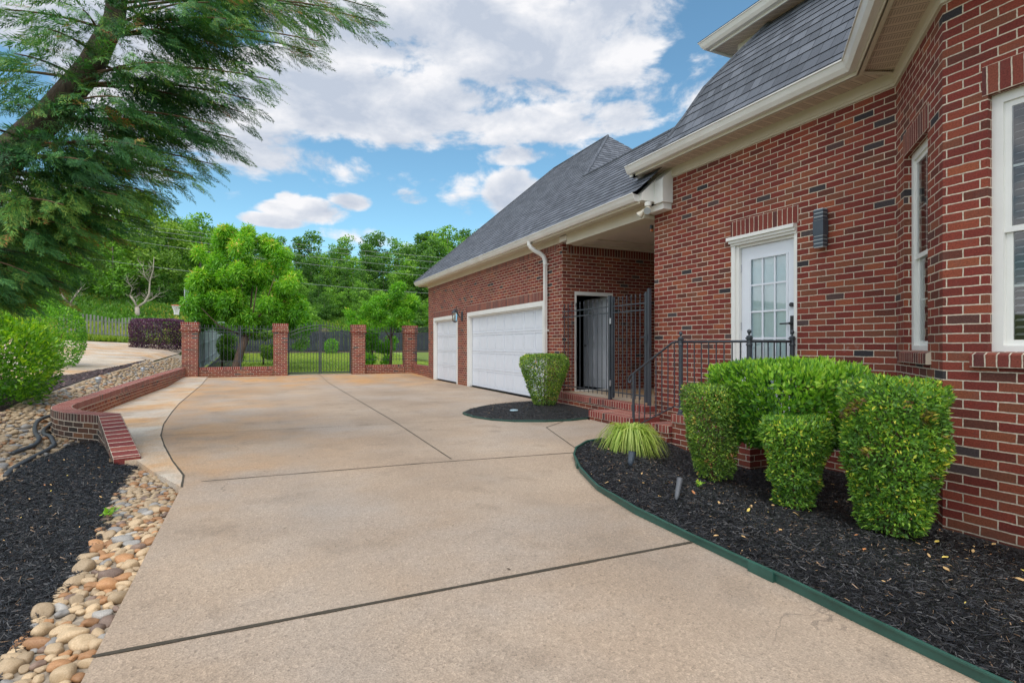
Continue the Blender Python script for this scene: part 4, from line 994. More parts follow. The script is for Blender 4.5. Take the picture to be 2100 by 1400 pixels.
def low_wall(path, zt, zb, wd, label, stain=True, side_dark=False, ramp_from=None):
    """zt/zb: per point cap top and base heights"""
    n = len(path); P = [Vector(p) for p in path]; Lf, Rt = [], []
    for i in range(n):
        d1 = (P[i]-P[i-1]).normalized() if i else None; d2 = (P[i+1]-P[i]).normalized() if i < n-1 else None
        ds = [d for d in (d1, d2) if d is not None]; ns = [Vector((d.y, -d.x)) for d in ds]; m_ = ns[0]
        if len(ns) == 2: m_ = (ns[0]+ns[1]).normalized(); m_ = m_/max(.5, m_.dot(ns[0]))
        Rt.append(P[i]+m_*wd/2); Lf.append(P[i]-m_*wd/2)
    S = [0]; rp = ramp_from or 10**9; V_ = lambda i: S[i] if i <= rp else S[rp]+(S[i]-S[rp])*.42
    for i in range(1, n): S.append(S[-1]+(P[i]-P[i-1]).length)
    t = thing('low_brick_wall', label, 'wall', (path[0][0], path[0][1], 0), 'low brick walls round the driveway')
    for nm, side, mt in (('wall_face', Rt, M['brick_dark'] if side_dark else M['brick_stain']), ('wall_face', Lf, M['brick_stain'])):
        mb = MB()
        for i in range(n-1):
            a, b = side[i], side[i+1]; za, zb_ = zt[i]-.1, zt[i+1]-.1
            q = [(a.x, a.y, zb[i]), (b.x, b.y, zb[i+1]), (b.x, b.y, max(zb_, zb[i+1])), (a.x, a.y, max(za, zb[i]))]
            mb.face(q, [(S[i], q[0][2]), (S[i+1], q[1][2]), (S[i+1], q[2][2]), (S[i], q[3][2])])
        for i in (0, n-1):
            a, b = Rt[i], Lf[i]; mb.face([(a.x, a.y, zb[i]), (b.x, b.y, zb[i]), (b.x, b.y, zt[i]-.1), (a.x, a.y, zt[i]-.1)], [(0, zb[i]), (wd, zb[i]), (wd, zt[i]), (0, zt[i])])
        mb.build(nm, mt, t)
    mb = MB(); mb2 = MB(); e = .004
    for i in range(n-1):
        q = [(*Rt[i], zt[i]), (*Rt[i+1], zt[i+1]), (*Lf[i+1], zt[i+1]), (*Lf[i], zt[i])]
        mb.face(q, [(.0, V_(i)), (.0, V_(i+1)), (.203, V_(i+1)), (.203, V_(i))])
        for side, bb in ((Lf, mb), (Rt, mb2)):
            o = (side[i]-P[i])*e*2/wd; o2 = (side[i+1]-P[i+1])*e*2/wd
            a, b = side[i]+o, side[i+1]+o2
            bb.face([(a.x, a.y, zt[i]-.10), (b.x, b.y, zt[i+1]-.10), (b.x, b.y, zt[i+1]+.001), (a.x, a.y, zt[i]+.001)], [(0, V_(i)), (0, V_(i+1)), (.1, V_(i+1)), (.1, V_(i))])
    for i in (0, n-1): mb.face([(*Rt[i], zt[i]-.1), (*Lf[i], zt[i]-.1), (*Lf[i], zt[i]), (*Rt[i], zt[i])], [(0, 0), (.2, 0), (.2, .067), (0, .067)])
    cp = mb.build('cap', M['cap'], t); mb2.build('rowlock_face', M['soldier_dark'] if side_dark else M['cap'], cp)
    return t
cw = [(-2.55, 21.40), (-2.62, 18.5), (-2.70, 15.5), (-2.735, 13), (-2.74, 11.3), (-2.74, 10.7), (-2.725, 10.3), (-2.685, 9.93), (-2.60, 9.6), (-2.47, 9.28), (-2.30, 9.0), (-2.10, 8.76), (-1.93, 8.6), (-1.80, 8.45), (-1.29, 6.76)]
czt = [.43, .40, .36, .33]+[.31]*10+[.035]; czb = [-.1]*10+[-.25]*4+[-.12]
low_wall(cw, czt, czb, .235, 'long curving low brick wall with a sloping red cap end', side_dark=True, ramp_from=13)
bpy.data.objects['low_brick_wall']['label'] = 'long curving low brick wall with a sloping red cap end'
low_wall([(-2.05, PY_), (.32, PY_)], [.43]*2, [0]*2, .24, 'low brick wall under the iron fence left of the garden gate')
low_wall([(3.62, PY_), (5.18, PY_)], [.43]*2, [0]*2, .24, 'low brick wall under the iron fence right of the garden gate')
low_wall([(5.59, 21.40), (5.59, 19.06)], [.43]*2, [0]*2, .24, 'short low brick wall running from the last pillar to the garage corner')
# ------------------------------------------------------------------ far iron fences and garden gate
def far_fence(A, B, n, label, mid=None):
    t = thing('iron_fence', label, 'fence', (A[0], A[1], .43), 'black iron picket fences on the low walls')
    picket_panel(t, A, B, .64, (1.68, 1.80), 1.92, n, .012, .008)
    if mid: mb = MB(); mb.box((mid-.022, A[1]-.022, .43), (mid+.022, A[1]+.022, 1.9)); mb.build('post', M['iron'], t)
far_fence((-2.05, PY_), (.32, PY_), 20, 'iron picket fence in front of the multi-stemmed tree, left of the garden gate', -.75)
far_fence((3.62, PY_), (5.18, PY_), 13, 'iron picket fence in front of the leafy bush, right of the garden gate')
far_fence((5.56, 21.35), (5.56, 19.1), 16, 'iron picket fence between the last pillar and the garage corner', None)
t = thing('garden_gate', 'double leaf iron gate with an arched spear top between two brick pillars', 'gate', (1.97, PY_, .1))
xa, xm, xb = .85, 1.965, 3.08
arch = lambda x: 1.80+.30*math.cos((x-xm)/(xb-xa)*math.pi)**1
for s_, (x0, x1) in ((-1, (xa, xm-.02)), (1, (xm+.02, xb))):
    mb = MB(); mb.tube([(x0+(x1-x0)*i/8, PY_, arch(x0+(x1-x0)*i/8)-.13) for i in range(9)], .013, 5); mb.tube([(x0+(x1-x0)*i/8, PY_, arch(x0+(x1-x0)*i/8)-.25) for i in range(9)], .013, 5)
    mb.tube([(x0, PY_, .17), (x1, PY_, .17)], .03, 4); lf = mb.build('gate_leaf', M['iron'], t)
    for x in (x0+.01, x1-.01): mb = MB(); mb.box((x-.022, PY_-.02, .13), (x+.022, PY_+.02, arch(x)-.1)); mb.build('gate_stile', M['iron'], lf)
    for i in range(9): x = x0+(x1-x0)*(i+1)/10; mb = MB(); spear(mb, x, PY_, .15, arch(x), .008); mb.build('picket', M['iron'], lf)
mb = MB(); mb.box((xa-.02, PY_-.15, .06), (xb+.02, PY_+.15, .105)); mb.build('gate_sill', M['concrete_light'], t)

# ------------------------------------------------------------------ green lawn edging
M['green_edge'] = plain('green_painted_steel', (.025, .085, .065), .45, .25, 6, bmp=.1)
def edging(pts, label, zf, h=.05):
    P = resample(pts, .1, closed=False); mb = MB(); prof = [(0, -.1), (.004, -.1), (.004, h-.008), (.014, h-.005), (.014, h+.003), (-.004, h+.003), (-.006, h-.004), (0, h-.01)]
    rr = random.Random(3); path = [(p[0], p[1], zf(p)+.004*math.sin(i*.5)+rr.uniform(-.0015, .0015)) for i, p in enumerate(P)]
    sweep(mb, path, prof); t = thing('garden_edging', label, 'edging', (pts[0][0], pts[0][1], 0)); mb.build('strip', M['green_edge'], t)
    for i in range(14, len(P)-2, 24):
        a = Vector(P[i]); d = (Vector(P[i+1])-a).normalized(); f = Fr(tuple(a), tuple(a+d*.3))
        mb = MB(); fbox(mb, f, 0, .16, -.022, -.005, zf(P[i])-.01, zf(P[i])+h+.004); mb.build('stake_clip', M['green_edge'], t)
edging(edging_pts, 'long curved dark green steel edging between driveway and mulch bed', lambda p: .005, .045)
edging([(p[0], p[1]) for p in island][2:][::1], 'low dark green edging round the small island bed', lambda p: .0, .028)
# ------------------------------------------------------------------ river rocks
rng = np.random.default_rng(7); rnd = random.Random(11)
def rock_mat(name, c, c2, gloss=.55):
    m, nt, b, _ = mat(name)
    tcn = nt.nodes.new('ShaderNodeTexCoord').outputs['Object']; oi = nt.nodes.new('ShaderNodeObjectInfo')
    f = noise(nt, 9, 5, tcn, .6)
    cc = ramp(nt, f, [(.3, c), (.7, c2)])
    cc = mixc(nt, 1.0, cc, ramp(nt, oi.outputs['Random'], [(0, (.7, .68, .66)), (1, (1.25, 1.2, 1.12))]), 'MULTIPLY')
    cc = mixc(nt, .5, cc, ramp(nt, noise(nt, 60, 3, tcn), [(.3, (.6,)*3), (.7, (1.3,)*3)]), 'MULTIPLY')
    nt.links.new(cc, b.inputs['Base Color']); b.inputs['Roughness'].default_value = gloss; bump(nt, b, noise(nt, 40, 4, tcn), .25, .004); return m
RK = {'tan': rock_mat('tan_river_rock', (.40, .29, .17), (.56, .43, .28)), 'grey': rock_mat('grey_river_rock', (.26, .25, .24), (.40, .39, .37)),
      'orange brown': rock_mat('rusty_river_rock', (.34, .16, .065), (.48, .27, .13)), 'dark brown': rock_mat('brown_river_rock', (.17, .115, .085), (.27, .19, .15))}
ico_cache = {}
def ico(sub):
    if sub in ico_cache: return ico_cache[sub]
    import bmesh
    bm = bmesh.new(); bmesh.ops.create_icosphere(bm, subdivisions=sub, radius=1); V = np.array([v.co[:] for v in bm.verts]); F = [[v.index for v in f.verts] for f in bm.faces]; bm.free()
    ico_cache[sub] = (V, F); return V, F
def rock_shape(seed, sub=3):
    V, F = ico(sub); r = np.random.default_rng(seed); V = V.copy()
    V = np.sign(V)*np.abs(V)**r.uniform(.78, .95)
    d = np.zeros(len(V))
    for _ in range(5):
        k = r.normal(size=3)*r.uniform(.8, 2.2); d += np.sin(V@k+r.uniform(0, 6))*.07
    for _ in range(3):      # flattened facets
        n = r.normal(size=3); n /= np.linalg.norm(n); t = r.uniform(.55, .85); s = V@n; V = V-np.outer(np.maximum(s-t, 0)*.8, n)
    V = V*(1+d)[:, None]*np.array([1, r.uniform(.62, .85), r.uniform(.42, .6)])
    return V, F
rmeshes = {}
for cn, m_ in RK.items():
    for k_ in range(5):
        V, F = rock_shape(k_*7+len(cn)); me = bpy.data.meshes.new('river_rock'); me.from_pydata(V.tolist(), [], F); me.polygons.foreach_set('use_smooth', [True]*len(F)); me.materials.append(m_); rmeshes[(cn, k_)] = me
spots = []
def scatter(poly, rfun, tries, zf=None, minsep=.80):
    xs = [p[0] for p in poly]; ys = [p[1] for p in poly]; cell = {}
    out = []
    for _ in range(tries):
        x = rnd.uniform(min(xs), max(xs)); y = rnd.uniform(min(ys), max(ys))
        if not inside(poly, x, y): continue
        r = rfun(x, y); ok = True; cx, cy = int(x/.2), int(y/.2)
        for i in (-1, 0, 1):
            for j in (-1, 0, 1):
                for (a, b, c) in cell.get((cx+i, cy+j), ()):
                    if (a-x)**2+(b-y)**2 < ((r+c)*minsep)**2: ok = False; break
                if not ok: break
            if not ok: break
        if ok: cell.setdefault((cx, cy), []).append((x, y, r)); out.append((x, y, r))
    return out
edge_poly = [(-.66,5.3),(-.63,3.65),(-.62,2.38),(-.62,1.6),(-.9,1.6),(-.95,2.5),(-.95,3.2),(-.95,3.9),(-1.0,4.5),(-1.08,5.1),(-1.15,5.7),(-1.18,6.5),(-1.05,6.3),(-.9,5.95)]
spots += scatter(edge_poly, lambda x, y: rnd.choice([.020, .025, .030, .036, .043, .050, .058]) if y < 4.2 else rnd.choice([.022, .027, .033, .042]), 16000, minsep=.74)
sw_poly = [(-2.65,27),(-3.5,27),(-3.54,22),(-3.5,20.5),(-3.45,17.5),(-3.46,15),(-3.44,13.4),(-3.46,12.3),(-3.55,11.8),(-3.56,11.3),(-3.56,10.6),(-3.7,9.9),(-4.6,8.8),(-6,7.6),(-5.5,5.2),(-2.4,6.3),(-2.16,6.5),(-2.25,7),(-2.27,7.6),(-2.22,8.1),(-2.22,8.6),(-2.12,8.72),(-2.4,9.05),(-2.62,9.45),(-2.80,9.85),(-2.88,10.5),(-2.89,15),(-2.80,18),(-2.75,21.2)]
sw = scatter(sw_poly, lambda x, y: rnd.choice([.028, .035, .042, .05, .06]), 42000, minsep=.76)
allr = [(x, y, r, math.hypot(x, y)) for x, y, r in spots+sw if not (x < -.95*y-0.3)]
allr.sort(key=lambda a: a[3]-a[2]*20)
names = list(RK)
def rock_place(x, y, r):
    cn = rnd.choices(names, (.56, .13, .21, .10) if y < 6.6 and x > -1.3 else (.66, .2, .1, .04))[0]
    sc = r*rnd.uniform(.95, 1.25); z = g1(x, y)+.012+sc*.22
    return cn, (x, y, z), (rnd.uniform(-.25, .25), rnd.uniform(-.25, .25), rnd.uniform(0, 6.28)), sc
def rock_lab(cn, x, y, r):
    sz = 'large' if r > .046 else ('mid-sized' if r > .03 else 'small')
    if x < -1.3: return '%s smooth %s river rock in the creek bed by the curved wall' % (sz, cn)
    wh = 'before the front slab joint' if y < 2.6 else 'just past the front slab joint' if y < 3.2 else 'in the middle of the cobble strip' if y < 4.0 else 'near the green weed sprout' if y < 5.0 else 'where the cobbles meet the apron'
    return '%s smooth %s river rock %s' % (sz, cn, wh)
for i, (x, y, r, d) in enumerate(allr[:300]):
    cn, loc, rot, sc = rock_place(x, y, r)
    o = bpy.data.objects.new('river_rock', rmeshes[(cn, rnd.randrange(5))]); col.objects.link(o); o.location = loc; o.rotation_euler = rot; o.scale = (sc,)*3
    lb_ = rock_lab(cn, x, y, r); tag(o, lb_, 'rock', lb_.replace('river rock', 'river rocks'))
rest = {c: ([], [], 0) for c in names}
VV, FF, base = [], [], 0; MI = []
for x, y, r, d in allr[300:]:
    cn, loc, rot, sc = rock_place(x, y, r); V, F = rock_shape(rnd.randrange(12), 2)
    Rm = np.array(Matrix.Rotation(rot[2], 3, 'Z') @ Matrix.Rotation(rot[0], 3, 'X')); V = V@Rm.T*sc+np.array(loc)
    VV.append(V); FF += [[a+base for a in f] for f in F]; MI += [names.index(cn)]*len(F); base += len(V)
me = bpy.data.meshes.new('river_rocks'); me.from_pydata(np.concatenate(VV).tolist(), [], FF)
for c in names: me.materials.append(RK[c])
me.polygons.foreach_set('material_index', MI); me.polygons.foreach_set('use_smooth', [True]*len(FF))
o = link_mesh('river_rocks', me); tag(o, 'bed of pale river rocks running behind the curved brick wall', 'rocks', kind='stuff')

# ------------------------------------------------------------------ mulch chips and dry leaves
def chip_field(name, poly, zf, n, m, label, ln=(.014, .045), wd=(.0022, .0058)):
    xs = [p[0] for p in poly]; ys = [p[1] for p in poly]
    X = rng.uniform(min(xs), max(xs), n*3); Y = rng.uniform(min(ys), max(ys), n*3)
    ok = np.array([inside(poly, a, b) for a, b in zip(X, Y)]); X, Y = X[ok][:n], Y[ok][:n]; c = len(X)
    Z = zf(X, Y)+rng.uniform(.0, .018, c)
    a = rng.uniform(0, 2*np.pi, c); el_ = rng.normal(0, .28, c); d = np.stack([np.cos(a)*np.cos(el_), np.sin(a)*np.cos(el_), np.sin(el_)], 1)
    up = rng.normal(0, .5, (c, 3))+[0, 0, 1]; s_ = np.cross(d, up); s_ /= np.linalg.norm(s_, axis=1)[:, None]
    l = rng.uniform(*ln, c)[:, None]/2; w_ = rng.uniform(*wd, c)[:, None]/2; P = np.stack([X, Y, Z], 1)
    k = rng.uniform(.4, 1, (c, 1))
    V = np.stack([P-d*l-s_*w_*k, P+d*l-s_*w_*k*.7, P+d*l*.9+s_*w_, P-d*l*.95+s_*w_], 1)
    o = quads_mesh(name, V, rng.uniform(0, 1, c), m, None); return tag(o, label, 'mulch', kind='stuff')
E_ = lambda p: (p[0]+.03, p[1])
bed_in = [E_(p) for p in edging_pts if p[1] > .4]+[(2.4,.4),(4.5,.4),(4.5,2.27),(5.5,3.17),(5.58,4.15),(4.78,4.18),(4.76,5.5),(4.4,5.55)]
chip_field('mulch_chips', bed_in, bedz, 130000, M['chip'], 'shredded black bark mulch chips covering the right hand bed')
lm_in = [(max(x, -3.3), max(y, 1.4)) for x, y in lm]
chip_field('mulch_chips', lm_in, lmz, 110000, M['chip'], 'shredded black bark mulch chips covering the left hand mound')
chip_field('mulch_chips', island, islz, 9000, M['chip'], 'shredded black bark mulch chips in the island bed by the porch')
chip_field('mulch_chips', bm_poly[:17]+[(-5, 9.6), (-6.5, 12), (-4.6, 13.8)], lambda X, Y: gz(X, Y)+.03, 12000, M['chip_brown'], 'brown bark mulch chips beside the pale drive', (.03, .08), (.008, .02))
leaf_m = {'tan': plain('tan_dry_leaf', (.52, .33, .14), .7, .3, 30), 'orange': plain('orange_dry_leaf', (.50, .20, .07), .7, .3, 30), 'yellow': plain('yellow_dry_leaf', (.62, .47, .10), .7, .2, 30)}
lmesh = {}
for c_, m_ in leaf_m.items():
    mb = MB(); pr = [(-1, 0), (-.5, .35), (.1, .42), (.6, .25), (1, 0), (.6, -.25), (.1, -.42), (-.5, -.35)]
    zc = lambda x, y: .25*abs(y)+.18*math.sin(x*2.2)
    for i in range(8):
        a, b = pr[i], pr[(i+1) % 8]; mb.face([(0, 0, zc(0, 0)), (a[0], a[1], zc(*a)), (b[0], b[1], zc(*b))])
    me = mb.build('dry_leaf', m_).data; lmesh[c_] = me
    bpy.data.objects.remove(bpy.data.objects['dry_leaf'])
def dry_leaf(x, y, z, s_):
    c_ = rnd.choices(('tan', 'orange', 'yellow'), (.62, .28, .10))[0]
    o = bpy.data.objects.new('dry_leaf', lmesh[c_]); col.objects.link(o); o.location = (x, y, z); o.rotation_euler = (rnd.uniform(-.5, .5), rnd.uniform(-.5, .5), rnd.uniform(0, 6.3)); o.scale = (s_,)*3
    tag(o, 'small %s dry leaf lying on the black mulch' % c_, 'leaf', '%s dry leaves scattered on the mulch' % c_)
cnt = 0
while cnt < 190:
    x, y = rnd.uniform(2.4, 5.4), rnd.uniform(.9, 5.4)
    if not inside(bed_in, x, y) or rnd.random() > (1.0 if y < 2.9 and x > 2.9 else .45): continue
    dry_leaf(x, y, float(bedz(x, y))+.022, rnd.choice([.006, .008, .011, .016, .022])); cnt += 1
cnt = 0
while cnt < 70:
    x, y = rnd.uniform(-2.3, -.9), rnd.uniform(2.0, 8)
    if not inside(lm, x, y): continue
    dry_leaf(x, y, float(lmz(x, y))+.022, rnd.choice([.006, .008, .011, .014])); cnt += 1

mbf = plain('dark_leaf_fragment', (.09, .06, .035), .8, .3, 30); fme = lmesh['tan'].copy(); fme.materials.clear(); fme.materials.append(mbf)
for i in range(34):
    x, y = rnd.uniform(-.3, 3.0), rnd.uniform(2.2, 14)
    if x > 2.0 and y < 5.5: continue
    o = bpy.data.objects.new('leaf_fragment', fme); col.objects.link(o); o.location = (x, y, .006); o.rotation_euler = (0, 0, rnd.uniform(0, 6)); o.scale = (rnd.choice([.006, .009, .014]),)*2+(.004,)
    tag(o, 'tiny dark leaf fragment lying on the tan driveway', 'leaf', 'dark leaf fragments on the driveway')
# ------------------------------------------------------------------ drain hoses, path lights, spot lights
M['hose'] = plain('grey_corrugated_hose', (.055, .06, .065), .5, .2, 12)
def hose(pts, label):
    P = resample([Vector(p) for p in pts], .05, closed=False); P = [Vector(p) for p in P]
    for _ in range(6): P = [P[0]]+[(P[i-1]+P[i]*2+P[i+1])/4 for i in range(1, len(P)-1)]+[P[-1]]
    L = 0; out, rs = [], []
    for i in range(len(P)-1):
        for k_ in range(5):
            q = P[i].lerp(P[i+1], k_/5); out.append(q); rs.append(.024+.003*math.sin((i*5+k_)*2.4))
    mb = MB(); mb.tube(out, rs, 10); o = mb.build('drain_hose', M['hose'], None, smooth=True); tag(o, label, 'hose'); return o
hz = lambda x, y, h=.07: (x, y, g1(x, y)+h)
hose([(-2.86,10.3,.14),(-2.95,10.2,.15),(-3.0,10.0,.09),(-2.93,9.7,.04),(-2.80,9.3,.0),(-2.62,8.85,.01),hz(-2.56,8.6),hz(-2.52,8.35),hz(-2.56,8.1),hz(-2.58,7.9)], 'upper grey corrugated drain hose curling over the creek rocks')
hose([(-2.80,9.9,.05),(-2.80,9.6,.02),(-2.68,9.2,.0),(-2.50,8.85,.02),hz(-2.42,8.6,.06),hz(-2.34,8.45,.05),hz(-2.34,8.1,.05),hz(-2.35,7.7,.05),hz(-2.33,7.35,.05),hz(-2.30,7.0,.05),hz(-2.24,6.7,.04)], 'lower grey corrugated drain hose running along the edge of the black mulch')
def path_light(x, y, label):
    z = g1(x, y); t = thing('path_light', label, 'garden light', (x, y, z)); mb = MB(); mb.tube([(x, y, z), (x, y, z+.2)], .008, 6); mb.build('stake', M['metal'], t)
    mb = MB(); mb.lathe((x, y, z+.2), [(.03, 0), (.045, .02), (.045, .08)], 10); mb.build('lens', M['clear'], t); mb = MB(); mb.lathe((x, y, z+.28), [(.065, 0), (.06, .012), (.02, .035)], 10); mb.build('lamp_shade', M['metal'], t)
path_light(-2.97, 13.1, 'short silver path light in the river rocks just behind the curved wall'); path_light(-2.97, 17.4, 'farther small path light in the river rocks near the end pillar')
def spot(x, y, zf, ang_az, tilt, label, mt, lg=.10, fat=1.0):
    z = zf(x, y); t = thing('garden_spotlight', label, 'garden light', (x, y, z)); d = Vector((math.cos(ang_az)*math.cos(tilt), math.sin(ang_az)*math.cos(tilt), math.sin(tilt)))
    mb = MB(); mb.tube([(x, y, z-.03), (x, y, z+.05)], .008, 6); mb.build('stake', M['black'], t)
    p = Vector((x, y, z+.05)); mb = MB(); mb.tube([p-d*.02, p, p+d*.02, p+d*lg, p+d*(lg+.012), p+d*(lg+.013), p+d*(lg-.01)], [.012*fat, .024*fat, .028*fat, .034*fat, .037*fat, .032*fat, .02*fat], 14); b_ = mb.build('lamp_head', mt, t, smooth=False)
    mb = MB(); mb.tube([p+d*(lg-.006), p+d*(lg-.004)], .03*fat, 12); mb.build('lens', M['clear'], b_)
spot(3.14, 4.12, lambda x, y: float(bedz(x, y)), .4, 1.25, 'slate grey spotlight upright in the mulch in front of the lily clump', M['slate'])
spot(2.74, 3.05, lambda x, y: float(bedz(x, y)), .5, 1.05, 'leaning grey spotlight nearer the green edging', plain('weathered_grey_plastic', (.10, .105, .115), .5), .13, .62)
mb = MB(); mb.lathe((4.0, 8.55, .055), [(.075, 0), (.07, .014), (.02, .022)], 14); tag(mb.build('valve_cover', plain('pale_blue_plastic', (.30, .42, .48), .5)), 'small round pale blue cap lying in the island mulch bed', 'valve cover')
mb = MB(); V, F = rock_shape(4); 
me = bpy.data.meshes.new('white_rock'); me.from_pydata((V*.10).tolist(), [], F); me.polygons.foreach_set('use_smooth', [True]*len(F)); o = link_mesh('white_rock', me, plain('white_quartz', (.62, .60, .56), .6, .1, 15)); o.location = (4.45, 5.78, .04); tag(o, 'white stone at the foot of the landing behind the lily clump', 'rock')
# ------------------------------------------------------------------ foliage
LF = {
 'boxwood': leafmat('clipped_leaf_mixed', [(0, (0.058, 0.104, 0.031)), (.35, (0.147, 0.279, 0.050)), (.7, (0.317, 0.489, 0.073)), (.9, (0.578, 0.651, 0.096)), (.965, (0.837, 0.558, 0.185)), (1, (0.786, 0.257, 0.126))]),
 'nandina': leafmat('nandina_leaf', [(0, (0.074, 0.149, 0.042)), (.4, (0.158, 0.349, 0.049)), (.75, (0.384, 0.575, 0.060)), (.93, (0.906, 0.798, 0.107)), (.97, (.20, .15, .06)), (1, (.16, .07, .04))]),
 'hedge': leafmat('bright_hedge_leaf', [(0, (0.041, 0.121, 0.025)), (.3, (0.096, 0.257, 0.030)), (.7, (0.259, 0.489, 0.038)), (1, (0.476, 0.652, 0.089))]),
 'lime': leafmat('lime_shrub_leaf', [(0, (0.061, 0.194, 0.012)), (.4, (0.157, 0.363, 0.019)), (.75, (0.339, 0.557, 0.024)), (1, (0.557, 0.702, 0.048))]),
 'clip': leafmat('round_shrub_leaf', [(0, (0.047, 0.158, 0.015)), (.5, (0.143, 0.381, 0.022)), (1, (0.349, 0.602, 0.047))]),
 'purple': leafmat('purple_hedge_leaf', [(0, (0.028, 0.016, 0.030)), (.5, (0.090, 0.034, 0.083)), (.85, (0.193, 0.062, 0.166)), (1, (0.386, 0.221, 0.373))]),
 'peach': leafmat('narrow_tree_leaf', [(0, (0.043, 0.161, 0.013)), (.4, (0.124, 0.359, 0.019)), (.8, (0.275, 0.546, 0.030)), (.93, (0.550, 0.667, 0.061)), (1, (0.667, 0.453, 0.107))]),
 'dark': leafmat('woodland_leaf', [(0, (0.022, 0.068, 0.015)), (.45, (0.065, 0.170, 0.027)), (.8, (0.138, 0.289, 0.038)), (1, (0.241, 0.408, 0.058))]),
 'mid': leafmat('woodland_mid_leaf', [(0, (0.035, 0.109, 0.016)), (.45, (0.118, 0.270, 0.029)), (.8, (0.235, 0.450, 0.045)), (1, (0.392, 0.595, 0.082))]),
 'pale': leafmat('woodland_pale_leaf', [(0, (0.072, 0.158, 0.029)), (.45, (0.173, 0.317, 0.043)), (.8, (0.317, 0.475, 0.072)), (1, (0.490, 0.605, 0.130))]),
 'cypress': leafmat('cypress_spray', [(0, (0.020, 0.070, 0.032)), (.45, (0.050, 0.182, 0.052)), (.78, (0.142, 0.315, 0.058)), (.90, (0.318, 0.410, 0.078)), (.95, (0.453, 0.268, 0.090)), (1, (0.502, 0.165, 0.078))], .15, .6),
 'lily': leafmat('striped_lily_leaf', [(0, (0.130, 0.240, 0.030)), (.4, (0.280, 0.400, 0.060)), (1, (0.550, 0.600, 0.180))]),
 'weed': leafmat('hillside_weeds', [(0, (0.085, 0.169, 0.024)), (.4, (0.206, 0.315, 0.036)), (.75, (0.411, 0.411, 0.061)), (.93, (0.629, 0.460, 0.121)), (1, (0.544, 0.363, 0.266))]),
}
def unit(a): return a/np.maximum(np.linalg.norm(a, axis=-1, keepdims=True), 1e-9)
def leaf_quads(P, D, Nn, ln, wd, r):
    """kite shaped leaves: P base points, D direction, Nn surface normal hint"""
    D = unit(D); S = unit(np.cross(D, Nn)); U = np.cross(S, D)
    ln = np.asarray(ln)[:, None]; wd = np.asarray(wd)[:, None]
    tip = P+D*ln-U*ln*.12
    return np.stack([P, P+D*ln*.42+S*wd*.5, tip, P+D*ln*.42-S*wd*.5], 1)
def vnoise(P, f, seed=0):
    r = np.random.default_rng(seed); o = np.zeros(len(P))
    for i in range(6):
        k = unit(r.normal(size=3))*f*(1+.5*i); o += np.sin(P@k+r.uniform(0, 6.28))/(1+.4*i)
    return o/3
